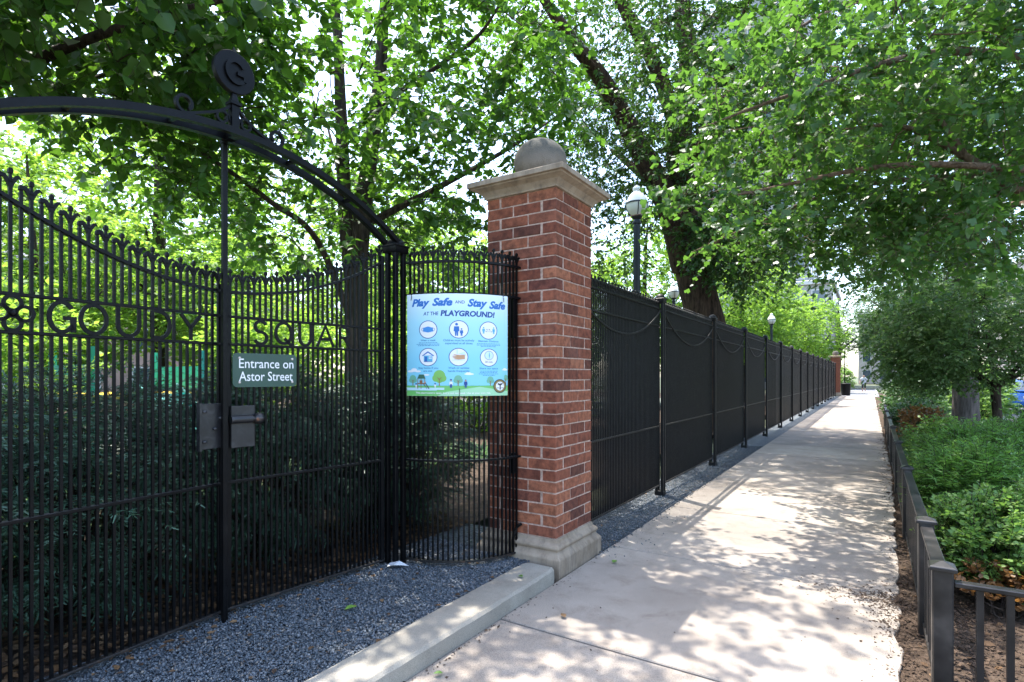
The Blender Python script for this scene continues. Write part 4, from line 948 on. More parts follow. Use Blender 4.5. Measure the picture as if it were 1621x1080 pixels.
# ================================================================== LAMPS
def lamp(label, x, y, hgt, sc=1.0):
    r = empty('lamp_post', (x, y, 0), label, 'lamp', 'park lamps behind the fence')
    h = hgt
    mb = MB(); mb.lathe((x, y, 0), [(.17, 0), (.17, .10), (.14, .14), (.13, .45), (.10, .52), (.075, .56), (.066, .62)], 20); mb.build('base', 'lamp_iron', r, smooth=True)
    mb = MB(); n = 16  # fluted shaft
    mb.loft([[(x + rr*(1 if k % 2 else .86)*math.cos(2*math.pi*k/32), y + rr*(1 if k % 2 else .86)*math.sin(2*math.pi*k/32), z) for k in range(32)] for rr, z in ((.062, .55), (.058, h-.62))])
    mb.build('shaft', 'lamp_iron', r)
    MB().lathe((x, y, h-.62), [(.056, -.01), (.056, .02), (.076, .03), (.078, .055), (.06, .07), (.052, .10), (.07, .12), (.095, .14), (.10, .155), (.088, .17)], 20).build('collar', 'lamp_iron', r, smooth=True)
    g = MB().lathe((x, y, h-.455), [(.088, 0), (.135, .05), (.172, .12), (.185, .185), (.186, .215), (.178, .24), (.15, .31), (.115, .37), (.08, .405), (.055, .425), (.07, .45), (.072, .47), (.05, .505), (.012, .53)], 28).build('globe', 'lamp_glass', r, smooth=True)
    mb = MB(); n = 28; zz = h - .455
    mb.loft([[(x+rr*math.cos(2*math.pi*k/n), y+rr*math.sin(2*math.pi*k/n), zz+q) for k in range(n)] for rr, q in ((.184, .196), (.198, .198), (.198, .220), (.184, .222))], cap=False)
    for k in range(4):
        a = .5 + k*math.pi/2; mb.tube([(x+rr*math.cos(a), y+rr*math.sin(a), zz+q) for rr, q in ((.093, 0), (.140, .05), (.178, .12), (.192, .19))], .008, 6)
    mb.build('cage', 'lamp_iron', g)
    return r
lamp('globe lamp just behind the black fence, next to the brick pillar', -3.38, 9.2, 4.72)
lamp('globe lamp half hidden by the thick elm trunk', -5.95, 19.96, 4.78)
lamp('farthest globe lamp, above the middle of the fence', -4.03, 29.5, 4.5)

# ================================================================== TREES
# young shade tree inside the playground: several stems seen through the gate
tree('shade_tree', 'multi-stemmed young shade tree right behind the gate post', 'tree', (-5.40, 4.84, 0),
     [([(-5.40,4.84,-.1),(-5.42,4.83,1.2),(-5.45,4.82,2.4),(-5.38,4.86,3.6),(-5.22,4.96,5.0),(-5.15,5.01,6.3),(-5.1,5.0,7.8)], [.17,.14,.13,.11,.085,.06,.02]),
      ([(-5.45,4.82,2.2),(-5.55,4.74,3.4),(-5.60,4.70,4.8),(-5.68,4.66,6.3),(-5.9,4.5,7.6)], [.10,.09,.075,.05,.015]),
      ([(-5.22,4.96,4.9),(-4.75,5.06,5.1),(-4.28,5.10,5.23),(-3.72,5.10,5.4),(-3.2,5.0,5.75)], [.04,.033,.026,.02,.01]),
      ([(-5.43,4.83,2.0),(-5.45,4.22,3.10),(-5.44,3.63,3.38),(-5.51,2.99,3.67),(-5.63,2.32,3.85)], [.045,.035,.028,.02,.008]),
      ([(-5.38,4.86,3.4),(-4.7,5.6,4.0),(-4.1,6.3,4.6),(-3.6,6.9,5.2)], [.05,.04,.028,.012]),
      ([(-5.17,5.0,6.0),(-4.3,4.7,6.7),(-3.3,4.3,7.0),(-2.2,3.9,7.1)], [.055,.04,.028,.01]),
      ([(-5.5,4.8,3.0),(-6.3,5.3,4.2),(-7.0,5.6,5.4)], [.06,.04,.015])],
     [((-5.3,4.8,5.6),(2.8,2.7,2.3),400,.9), ((-5.2,4.6,3.7),(2.3,2.2,.9),140,.9), ((-3.9,5.4,5.1),(1.3,1.4,1.1),75,.9), ((-5.5,2.8,4.2),(1.2,1.3,1.0),50,.9), ((-2.7,4.2,6.9),(1.7,1.9,.7),46,.9)],  # last volume: out-of-view foliage added to shade the near pavement
     'leaf_shade', 'bark_dark', OVATE, size=.098, nspray=3, nleaf=11, length=.46, droop=.12, seed=31)
# redbud leaning in from the left edge
tree('redbud_tree', 'heart-leaved tree overhanging the left end of the gate arch', 'tree', (-6.3, .1, 0),
     [([(-6.3,.1,-.1),(-6.2,.3,1.4),(-6.0,.6,2.8),(-5.6,1.0,4.0),(-5.0,1.5,5.0),(-4.3,2.0,5.7)], [.15,.13,.11,.08,.05,.015]),
      ([(-6.05,.55,2.6),(-5.4,1.4,3.7),(-4.7,2.0,4.2),(-3.9,2.6,4.5)], [.06,.045,.03,.01]),
      ([(-5.7,.9,3.8),(-4.8,.9,4.4),(-4.0,1.1,4.6),(-3.3,1.4,4.3)], [.05,.035,.022,.008]),
      ([(-6.0,.6,2.9),(-6.4,1.8,4.0),(-6.8,3.0,5.0)], [.06,.04,.012])],
     [((-5.2,1.4,4.9),(1.9,2.0,1.3),270,.9), ((-4.3,1.5,4.35),(1.1,1.3,.7),80,.9), ((-5.9,2.4,4.6),(1.2,1.4,1.1),55,.9), ((-3.35,1.40,4.0),(.3,.25,.3),7,.9)],
     'leaf_redbud', 'bark_dark', HEART, size=.095, nspray=3, nleaf=10, length=.44, droop=.3, seed=32)
# old elm behind the fence
def elm_keep(C): return ~((C[:, 1] < 13.6) & (C[:, 2] < 10.0) & (C[:, 0] > -7.5) & (C[:, 0] < -3.3) & (np.random.default_rng(5).uniform(0, 1, len(C)) < .52))
tree('elm_tree', 'old elm with a thick furrowed trunk and spreading limbs behind the fence', 'tree', (-4.1, 15.2, 0),
     [([(-3.35,15.5,-.2),(-3.45,15.45,1.2),(-3.62,15.38,2.6),(-3.95,15.25,4.0),(-4.2,15.15,5.4)], [.74,.56,.47,.47,.42]),
      ([(-4.15,15.1,4.4),(-4.40,14.42,5.89),(-4.92,13.49,7.3),(-5.19,12.13,8.3),(-5.5,10.75,8.9),(-5.9,9.3,9.8)], [.40,.33,.26,.20,.14,.05]),
      ([(-4.2,15.15,5.2),(-4.25,15.1,6.6),(-4.33,15.06,8.27),(-4.12,15.2,9.97),(-4.26,15.1,11.7),(-4.0,15.3,13.5)], [.48,.40,.33,.26,.2,.08]),
      ([(-4.33,15.06,8.0),(-4.68,14.3,9.5),(-5.18,13.32,10.7),(-5.8,12.3,12.2)], [.22,.19,.15,.06]),
      ([(-4.1,15.2,4.2),(-3.4,15.7,5.0),(-2.6,16.4,6.2),(-1.8,17.0,7.6),(-1.2,17.4,9.0)], [.3,.24,.19,.13,.05]),
      ([(-4.3,15.0,6.6),(-3.4,14.0,7.6),(-2.6,12.9,8.3),(-2.0,11.6,8.9)], [.2,.15,.10,.04]),
      ([(-4.3,14.7,5.2),(-3.6,13.6,5.4),(-3.1,12.6,5.1)], [.12,.08,.02]),
      ([(-4.3,15.4,5.8),(-5.6,16.4,7.4),(-7.2,17.2,9.0)], [.24,.17,.06])],
     [((-4.2,14.6,9.2),(5.0,5.2,3.6),1450,.95), ((-4.6,12.2,7.6),(3.0,3.0,1.8),330,.9), ((-2.7,13.9,4.9),(1.3,1.2,1.1),170,.9), ((-2.9,15.8,4.9),(1.3,2.0,1.2),100,.9), ((-6.0,13.0,5.0),(1.6,1.6,1.2),80,.9)],
     'leaf_elm', 'bark_elm', RHOMB, keep=elm_keep, size=.115, nspray=3, nleaf=13, length=.62, droop=.22, seed=33, twig=.006, sides=18)
# ginkgo reaching over the pavement from the right
def gk(C): return (C[:, 0] < 6) & (C[:, 2] > 2.55 + .0*C[:, 0])
tree('ginkgo_tree', 'fan-leaved ginkgo stretching long leafy branches over the pavement from the right', 'tree', (3.3, 8.6, 0),
     [([(3.3,8.6,-.1),(3.28,8.6,1.4),(3.2,8.6,3.0),(3.1,8.6,5.0),(3.0,8.5,7.0),(3.0,8.5,9.5)], [.23,.2,.18,.15,.1,.03]),
      ([(3.25,8.6,2.6),(2.3,8.5,3.2),(1.40,8.10,3.52),(.92,8.0,3.95),(.3,7.6,4.3),(-.4,7.0,4.2)], [.075,.065,.052,.042,.025,.008]),
      ([(.92,8.0,3.95),(.5,7.6,4.6),(.2,7.2,5.2)], [.03,.02,.008]),
      ([(3.15,8.6,4.0),(1.9,7.8,4.5),(.6,6.9,4.7),(-.67,6.12,4.29),(-1.4,5.5,3.9)], [.07,.05,.035,.02,.006]),
      ([(3.2,8.6,3.1),(1.8,7.8,3.5),(.3,6.9,3.65),(-1.02,6.2,3.42),(-2.1,5.3,3.1)], [.06,.042,.028,.014,.005]),
      ([(3.2,8.6,3.4),(1.4,8.8,3.9),(-.2,8.6,4.0),(-1.5,8.1,3.5),(-2.0,7.5,3.15)], [.06,.042,.028,.016,.005]),
      ([(3.1,8.6,5.0),(1.8,7.2,5.8),(.6,6.2,6.2),(-.8,5.5,5.9)], [.07,.05,.03,.01]),
      ([(3.1,8.6,5.6),(1.4,9.2,6.6),(-.4,9.6,7.0),(-1.6,9.6,6.6)], [.07,.05,.03,.01]),
      ([(3.2,8.6,3.2),(2.0,10.4,3.9),(.9,12.2,4.3),(-.3,13.4,4.1)], [.06,.045,.03,.01]),
      ([(3.05,8.5,6.6),(2.0,7.0,7.6),(1.0,6.0,8.2)], [.06,.04,.012]),
      ([(3.2,8.6,3.6),(3.0,6.6,4.4),(2.6,5.0,4.9),(2.0,3.6,5.0)], [.06,.045,.03,.01])],
     [((.9,7.8,4.9),(2.2,2.9,1.6),340,1.0), ((.9,9.6,4.6),(2.2,2.6,1.4),150,1.0), ((1.4,7.4,6.8),(2.4,2.8,1.6),130,1.0), ((-.8,6.3,4.25),(.9,1.2,.75),60,1.0), ((-1.4,5.6,3.25),(.7,.4,.12),9,1.0), ((-1.2,7.9,3.4),(.8,.6,.25),22,1.0),
      ((.5,8.2,3.3),(1.4,2.0,.5),60,1.0), ((1.8,11.0,4.2),(1.6,1.8,1.0),34,1.0)],
     'leaf_ginkgo', 'bark_ginkgo', FAN, size=.070, nspray=4, nleaf=13, length=.55, droop=.30, flat=.75, seed=34, keep=gk, sides=12)
# small crab apple in the bed, crown like a flattened dome
tree('crab_apple', 'small spreading tree with a rounded twiggy crown above the planting bed', 'tree', (1.96, 13.4, 0),
     [([(1.96,13.4,-.1),(1.97,13.38,.5),(1.95,13.4,1.0),(1.93,13.4,1.35)], [.085,.075,.075,.085])] +
     [([(1.93,13.4,1.28),(1.93+.4*math.cos(a),13.4+.4*math.sin(a),1.6),(1.93+1.0*math.cos(a),13.4+1.0*math.sin(a),1.95+.1*(i%3)),(1.93+1.6*math.cos(a),13.4+1.6*math.sin(a),2.2+.25*(i%3))], [.045,.035,.022,.008]) for i, a in enumerate(np.arange(0, 6.2, .75))],
     [((1.65,12.9,2.35),(1.75,2.1,1.0),760,1.0), ((.95,12.6,2.0),(.7,1.2,.75),190,1.0), ((.7,14.2,2.1),(.8,1.8,.95),200,1.0)],
     'leaf_crab', 'bark_dark', OVATE, size=.062, nspray=4, nleaf=11, length=.28, droop=.2, flat=.6, seed=35, twig=.003)
# street tree with a big straight trunk
street_tree = tree('street_tree', 'tall street tree with a thick straight grey trunk behind the crab apple', 'tree', (2.05, 18.2, 0),
     [([(2.05,18.2,-.1),(2.05,18.2,.6),(2.03,18.2,2.5),(2.0,18.2,5),(2.0,18.2,7.5),(2.1,18.2,10)], [.36,.29,.26,.23,.16,.05]),
      ([(2.0,18.2,4.2),(1.0,17.6,5.2),(-.2,17.0,6.2),(-1.2,16.6,6.8)], [.12,.09,.06,.02]),
      ([(2.0,18.2,4.6),(3.0,19.0,5.8),(4.2,19.6,7.0)], [.12,.08,.02]), ([(2.0,18.2,5.0),(1.6,19.6,6.2),(1.0,21.0,7.2)], [.11,.08,.02]),
      ([(2.0,18.2,5.4),(2.2,16.6,6.4),(2.0,15.0,7.0)], [.11,.08,.02])],
     [((1.7,18.2,7.2),(3.6,3.8,2.8),400,.95), ((.6,17.6,5.2),(2.3,2.6,1.4),120,.95), ((2.4,17.8,5.2),(2.2,2.6,1.2),80,.95)],
     'leaf_elm', 'bark_grey', RHOMB, size=.12, nspray=3, nleaf=12, length=.65, droop=.25, seed=36, twig=.006)
G_ = 'street trees along the pavement'
for x, y, rz, s, lab in ((2.2, 31.5, 1.3, (1.0, .95), 'street tree rising over the middle of the pavement bed, beyond the crab apple'), (2.3, 45, 2.6, (1.05, 1.0), 'street tree far down the pavement before the walker'),
                         (2.3, 60, 4.0, (1.1, 1.0), 'street tree past the end of the fence on the street side'), (9.0, 78, .8, (1.3, 1.2), 'large tree across the street far behind the parked cars'), (-3.4, 82, 3.3, (1.2, 1.1), 'tree closing the far end of the pavement')):
    copy_tree(street_tree, (x, y, 0), rz, s, lab, G_)
# background trees: one loose, one dense, copied with their parts
bg = tree('park_tree', 'sunlit bushy tree across the playground, left of the gate centre', 'tree', (-17.5, 5, 0),
     [([(-17.5,5,-.1),(-17.5,5.05,1.2),(-17.4,5.1,2.6),(-17.4,5.1,4.5),(-17.5,5,7)], [.2,.17,.14,.09,.02]), ([(-17.45,5.1,1.6),(-16.7,5.6,2.6),(-15.9,6.0,3.6)], [.08,.06,.015]), ([(-17.5,5.1,2),(-18.3,4.5,3.2),(-19.1,4.0,4.4)], [.08,.06,.015]), ([(-17.4,5.1,2.4),(-17.1,4.0,3.4),(-16.9,3.0,4.2)], [.08,.05,.015])],
     [((-17.5,5,4.4),(2.7,2.7,2.9),480,.95), ((-17.5,5,2.6),(2.3,2.3,1.4),150,.95)],
     'leaf_far', 'bark_dark', RHOMB, size=.15, nspray=3, nleaf=12, length=.55, droop=.2, seed=41, twig=.006)
bg['group'] = 'trees across the playground'
G_ = 'trees across the playground'
for x, y, rz, s, lab in ((-16.2, .2, 1.1, (.95, .85), 'bright leafy tree seen above the left gate leaf'), (-16.4, 10.2, 2.2, (.95, .85), 'bright leafy tree seen through the pickets left of the gate post'),
                         (-14.0, 15.6, 3.6, (.95, 1.0), 'sunlit tree behind the curved picket panel'), (-11.2, 20.4, .6, (1.0, 1.05), 'sunlit tree behind the brick pillar'),
                         (-21.5, 1.0, 4.4, (1.75, 1.75), 'taller pale tree at the back of the playground, far left'), (-23, 10.5, 5.2, (1.8, 1.8), 'taller pale tree at the back of the playground, behind the gate centre'),
                         (-20.5, 20, .2, (1.75, 1.7), 'tall pale tree at the back of the playground, above the curved panel'), (-17, 27, 1.9, (1.5, 1.4), 'tall tree at the back of the playground, left of the elm'),
                         (-22, -7.5, 2.4, (1.75, 1.6), 'pale tree at the back of the playground, farthest left'), (-9.5, 27.5, 2.9, (1.3, 1.4), 'tree glimpsed behind the elm trunk'), (-6.0, 33, 3.9, (1.15, 1.25), 'bushy tree overhanging the far half of the fence'),
                         (-5.6, 43, 5.0, (1.15, 1.1), 'bushy tree overhanging the last bays of the fence'), (-4.9, 57.5, 2.1, (1.25, 1.25), 'leafy tree just past the far brick pillar'), (-8.6, 53, .9, (1.3, 1.2), 'tree standing before the pale stone house')):
    copy_tree(bg, (x, y, 0), rz, s, lab, G_)

# ================================================================== SHRUBS AND GROUND PLANTS
def shrub(name, label, base, vols, mat, tpl, size, nspray, nleaf, length, seed, droop=.0, flat=.6, up=.8, group=None, cat='shrub', spread=.8):
    rng = np.random.default_rng(seed); root = empty(name, base, label, cat, group); b = np.array(base, float)
    C = in_ellipsoids(rng, vols); C = C[C[:, 2] > .04]; ctr = np.mean([np.array(v[0]) for v in vols], 0)
    near = np.array([v[0] for v in vols])[np.argmin(np.stack([((C - np.array(v[0])) ** 2).sum(1) for v in vols], 1), 1)]
    D = norm((C - near) * np.array([1, 1, .6]) + np.array([0, 0, up * .35]))
    pos, ax, nr, A, E_ = sprays(rng, C, D, nspray, nleaf, length, droop, flat, spread)
    keep = pos[:, 2] > b[2] + .015; pos, ax, nr = pos[keep], ax[keep] + np.array([0, 0, .3 * up]), nr[keep]
    sz = size * rng.uniform(.5, 1.3, len(pos))
    f = place(leaves('foliage', tpl, pos - b, ax, nr, sz), 'foliage', mat, root); f['kind'] = 'stuff'
    polys = []
    for i in range(0, len(C), 3):
        g = np.array([near[i][0] + (C[i][0]-near[i][0])*.25, near[i][1] + (C[i][1]-near[i][1])*.25, b[2] - .02]); c = C[i]
        polys.append(((g, g*.7+c*.3+rng.normal(0, .02, 3), g*.35+c*.65+rng.normal(0, .02, 3), c), (.009, .007, .005, .002)))
    polys += [((A[i], A[i]*.66+E_[i]*.34, A[i]*.33+E_[i]*.67, E_[i]), (.0028, .0024, .002, .001)) for i in range(len(A))]
    V, npr, fs, k = tube_np(polys, 3); s = place(npmesh('stems', V - b, npr, fs, k), 'stems', 'bark_dark', root); s['kind'] = 'stuff'
    return root
# dark conifers behind the gate
GS = 'dark conifers behind the gate'
for i, (x, y, h, w, lab) in enumerate(((-4.25, .15, 1.32, .85, 'dark blue-green spreading conifer behind the left edge of the gate'), (-4.2, 1.45, 1.32, .85, 'dark spreading conifer behind the letters GOUDY'),
                                      (-4.35, 2.75, 1.34, .9, 'dark spreading conifer behind the letters SQUARE'), (-4.1, 4.0, 1.32, .8, 'dark spreading conifer behind the curved picket panel'))):
    shrub('spreading_yew', lab, (x, y, .06), [((x, y, h*.60), (w, w*.95, h*.48), 640, .75), ((x, y, h*.85), (w*.6, w*.6, h*.33), 130, .8)], 'needle', NEEDLE, .040, 4, 30, .26, 50+i, droop=.12, flat=.5, up=.2, group=GS, spread=.7)
# bright leafy shrubs just behind those
GS = 'light green shrubs behind the conifers'
for i, (x, y, h, lab) in enumerate(((-9.8, -2.6, 3.0, 'light green bush behind the far left pickets'), (-10.2, -.2, 3.3, 'light green bush behind the iron quatrefoil'), (-10.0, 2.2, 3.0, 'light green bush behind the letters GOUDY'),
        (-10.4, 6.9, 3.2, 'light green bush behind the letters SQUARE'), (-9.6, 9.4, 3.0, 'light green bush left of the gate post'), (-8.6, 11.8, 3.0, 'light green bush behind the poster'), (-7.4, 13.4, 2.6, 'light green bush hidden behind the brick pillar'))):
    shrub('leafy_bush', lab, (x, y, .06), [((x, y, h*.52), (1.25, 1.3, h*.48), 300, .8)], 'leaf_far', RHOMB, .11, 3, 11, .36, 60+i, flat=.7, group=GS)
# planting bed on the right
shrub('yew_shrub', 'bright green low yew close behind the railing', (.78, 6.9, -.02), [((.80, 6.55, .42), (.40, .5, .38), 330, .7), ((.95, 7.5, .50), (.48, .6, .42), 300, .7)], 'leaf_yew', NEEDLE, .046, 5, 18, .20, 71, flat=.5, up=.5)
shrub('yew_shrub', 'darker spreading yew with bare twigs at the right edge of the bed', (1.5, 8.2, -.02), [((1.62, 8.6, .55), (.6, .7, .42), 400, .8)], 'leaf_yew', NEEDLE, .05, 5, 16, .24, 72, flat=.5, up=.5)
shrub('box_shrub', 'low rounded shrub with rusty lower leaves behind the railing corner', (.78, 5.2, -.02), [((.70, 5.05, .33), (.33, .42, .30), 330, .75), ((1.18, 5.2, .42), (.42, .45, .36), 300, .75)], 'leaf_low', OVATE, .033, 5, 10, .12, 73, flat=.8, up=.9)
shrub('rusty_sprig', 'patch of rust-brown leaves under the low rounded shrub', (.75, 4.6, -.02), [((.75, 4.62, .15), (.36, .10, .12), 40, .9), ((.95, 4.75, .24), (.2, .15, .12), 16, .9)], 'leaf_rust', OVATE, .042, 3, 7, .10, 74, flat=.9)
shrub('rusty_shrub', 'orange-brown shrub beside the far end of the railing', (.95, 14.6, -.02), [((.95, 14.6, .42), (.45, .6, .40), 130, .8)], 'leaf_rust', OVATE, .06, 3, 9, .16, 75)
shrub('holly_shrub', 'dark green shrub behind the crab apple trunk', (3.05, 14.2, -.02), [((3.05, 14.2, .55), (.65, .8, .55), 240, .8)], 'leaf_dark', OVATE, .06, 3, 10, .2, 76)
shrub('holly_shrub', 'dark green shrub between the railing and the thick street trunk', (.95, 17.2, -.02), [((.95, 17.2, .42), (.5, 1.2, .40), 280, .8)], 'leaf_dark', OVATE, .065, 3, 10, .2, 77)
shrub('holly_shrub', 'dark green shrub far down the bed at the pavement edge', (1.2, 22.5, -.02), [((1.2, 22.5, .7), (.85, 3.0, .75), 420, .8)], 'leaf_dark', OVATE, .08, 3, 10, .25, 78)
shrub('spirea_shrub', 'loose mid-green shrub halfway along the railing', (.95, 10.2, -.02), [((.95, 10.2, .42), (.5, .9, .40), 240, .8)], 'leaf_low', OVATE, .05, 3, 10, .2, 82)
shrub('spirea_shrub', 'broad mid-green shrub screening the kerb beyond the thick trunk', (3.0, 24, -.02), [((3.0, 24, .9), (.7, 3.5, .9), 480, .8)], 'leaf_low', OVATE, .09, 3, 10, .3, 83)
shrub('box_hedge', 'clipped low hedge beyond the far brick pillar', (-3.0, 58.5, 0), [((-3.0, 58.5, .45), (.9, 2.2, .5), 260, .7)], 'leaf_yew', OVATE, .09, 3, 10, .2, 79, cat='hedge')
shrub('round_bush', 'rounded dark bush in front of the pale stone house', (-2.5, 63.5, 0), [((-2.5, 63.5, 1.1), (1.2, 1.6, 1.2), 300, .7)], 'leaf_low', OVATE, .12, 3, 10, .3, 80, cat='bush')
shrub('leaf_sapling', 'low dark weeds at the bottom right beside the railing', (.95, 3.9, -.02), [((.95, 3.9, .14), (.1, .1, .12), 14, 1)], 'leaf_low', OVATE, .06, 3, 6, .12, 81, cat='weed')
def grass(name, label, patches, n, h, seed, w=.010):
    rng = np.random.default_rng(seed); P = []
    for x0, x1, y0, y1, k in patches: P.append(np.stack([rng.uniform(x0, x1, k), rng.uniform(y0, y1, k), np.full(k, -.02)], 1))
    P = np.concatenate(P); n = len(P); a = rng.uniform(0, 6.28, n); hh = h * rng.uniform(.5, 1.2, n); ln = rng.uniform(.25, .75, n)
    d = np.stack([np.cos(a), np.sin(a), np.zeros(n)], 1); s = np.stack([-np.sin(a), np.cos(a), np.zeros(n)], 1) * w; V = np.zeros((n, 7, 3))
    for k, (t, wd) in enumerate(((0, 1.0), (.4, .9), (.75, .6))):
        c = P + d * (hh * ln * t * t)[:, None] + np.array([0, 0, 1]) * (hh * (t - .30 * ln * t * t))[:, None]
        V[:, 2*k] = c - s * wd; V[:, 2*k+1] = c + s * wd
    V[:, 6] = P + d * (hh * ln)[:, None] + np.array([0, 0, 1]) * (hh * (1 - .45 * ln))[:, None]
    org = P.mean(0); V -= org
    me = bpy.data.meshes.new(name); base = (np.arange(n) * 7)[:, None]
    q = np.concatenate([base + np.array([0, 1, 3, 2]), base + np.array([2, 3, 5, 4])], 0); t = base + np.array([4, 5, 6]); F = np.concatenate([q.ravel(), t.ravel()])
    me.vertices.add(n*7); me.vertices.foreach_set('co', V.astype(np.float32).ravel()); me.loops.add(len(F)); me.loops.foreach_set('vertex_index', F.astype(np.int32))
    st = np.concatenate([np.arange(0, len(q)*4, 4), len(q)*4 + np.arange(0, len(t)*3, 3)]); me.polygons.add(len(st))
    me.polygons.foreach_set('loop_start', st.astype(np.int32)); me.polygons.foreach_set('loop_total', np.concatenate([np.full(len(q), 4), np.full(len(t), 3)]).astype(np.int32)); me.update(calc_edges=True)
    o = place(me, name, 'grass_blade', None, org); tag(o, label, 'grass', kind='stuff')
grass('lilyturf', 'arching tufts of grassy ground cover in the middle of the bed', [(.55, 3.5, 9.6, 13, 5200), (.6, 3.6, 13, 18, 4500), (1.5, 3.2, 6.0, 8.0, 900), (2.2, 3.6, 8, 10, 900)], 0, .40, 91)
grass('ground_cover', 'rough greenery growing along the far bed', [(.6, 3.6, 18, 40, 7000), (-9, -5.5, -1, 9, 6000)], 0, .30, 92, .016)
def scatter(name, label, cat, regions, mat, tpl, size, seed, zj=.006):
    rng = np.random.default_rng(seed); P = []
    for x0, x1, y0, y1, z, k in regions: P.append(np.stack([rng.uniform(x0, x1, k), rng.uniform(y0, y1, k), z + rng.uniform(0, zj, k)], 1))
    P = np.concatenate(P); n = len(P); a = rng.uniform(0, 6.28, n); ax = np.stack([np.cos(a), np.sin(a), rng.normal(0, .15, n)], 1); nr = np.array([0, 0, 1]) + rng.normal(0, .25, (n, 3)); org = P.mean(0)
    o = place(leaves(name, tpl, P - org, ax, nr, size * rng.uniform(.4, 1.3, n)), name, mat, None, org); tag(o, label, cat, kind='stuff')
scatter('leaf_litter', 'brown dead leaves and needles under the conifers behind the gate', 'leaf litter', [(-4.4, -3.28, -.6, 4.4, .07, 3800)], 'litter', OVATE, .06, 101, .03)
scatter('mulch', 'dark bark mulch and crumbs on the soil beside the pavement', 'mulch', [(.06, .62, 1.2, 6.0, -.014, 6800), (.62, 2.6, 2.0, 5, -.016, 6500), (.12, .45, 6, 20, -.012, 6500)], 'mulch', RHOMB, .026, 102, .012)
scatter('leaf_litter', 'scattered dry leaves on the soil behind the railing corner', 'leaf litter', [(.22, 1.9, 1.6, 4.5, -.008, 150), (.22, .34, 4.5, 16, -.004, 120)], 'litter', OVATE, .055, 103, .012)
scatter('leaf_litter', 'bits of tan leaf and twig scattered on the gravel bed', 'leaf litter', [(-3.2, -2.2, .4, 3.6, .094, 110), (-3.22, -3.0, .4, 3.0, .094, 120), (-2.5, -1.95, 4.4, 12, .0, 60)], 'litter', OVATE, .035, 105, .006)
rng = np.random.default_rng(104); P = []
for cx, cy, sx, sy, k in ((.02, 4.52, .16, .10, 900), (.10, 4.35, .07, .22, 800), (.14, 3.7, .05, .5, 420), (.16, 6.0, .05, 1.2, 420), (.22, 12, .05, 4, 420), (-1.90, 2.0, .025, 1.2, 420), (-1.3, 2.9, .5, 1.0, 40), (-1.88, 6, .05, 1.6, 160)):
    q = np.stack([cx + sx * rng.standard_t(3, k), cy + sy * rng.normal(0, 1, k), rng.uniform(.001, .004, k)], 1); P.append(q[(q[:, 0] < .30 + .0 * q[:, 1]) & (q[:, 0] > -1.92) & (q[:, 1] > .4)])
P = np.concatenate(P); n = len(P); a_ = rng.uniform(0, 6.28, n); org = P.mean(0)
o = place(leaves('soil_crumbs', RHOMB, P - org, np.stack([np.cos(a_), np.sin(a_), rng.normal(0, .2, n)], 1), np.array([0, 0, 1]) + rng.normal(0, .3, (n, 3)), .012 * rng.lognormal(0, .45, n).clip(.4, 2.6)), 'soil_crumbs', 'mulch', None, org)
tag(o, 'fine dark crumbs of soil washed onto the pavement edge', 'soil crumbs', kind='stuff')
rl = random.Random(12)
for x, y, z, s, m, lab in ((-2.62, 2.32, .097, .085, 'leaf_fallen', 'green fallen leaf lying on the gravel bed'), (-2.72, 2.95, .097, .05, 'litter', 'tan fallen leaf on the gravel near the kerb'), (-2.06, 3.28, .108, .05, 'leaf_fallen', 'small green leaf on top of the kerb end'),
                         (-1.58, 3.05, .008, .06, 'litter', 'curled tan leaf on the shaded slab near the kerb'), (-1.72, 4.15, .008, .07, 'leaf_fallen', 'green seed pod on the pavement beside the pillar'), (-1.80, 2.15, .008, .05, 'leaf_fallen', 'green leaf in the gutter under the kerb')):
    n = 6; mb = MB(); T, F = OVATE; a = rl.uniform(0, 6.28); ca, sa = math.cos(a), math.sin(a)
    mb.add([(x + s*(p[0]*ca - p[1]*sa), y + s*(p[0]*sa + p[1]*ca), z + s*(.10 + p[2]*1.6 + .12*p[1]*p[1])) for p in T], F)
    tag(mb.build('fallen_leaf', m, None, (x, y, z)), lab, 'leaf', 'fallen leaves')
mb = MB(); mb.add([(-2.99, 2.93, .10), (-2.90, 2.97, .115), (-2.86, 3.03, .10), (-2.95, 3.02, .125), (-3.02, 2.99, .105), (-2.93, 2.94, .12)], [(0, 5, 3, 4), (5, 1, 2, 3), (0, 1, 5)])
tag(mb.build('paper_scrap', 'paper_litter', None, (-2.94, 2.98, .1)), 'crumpled white paper scrap at the foot of the gate post', 'litter')

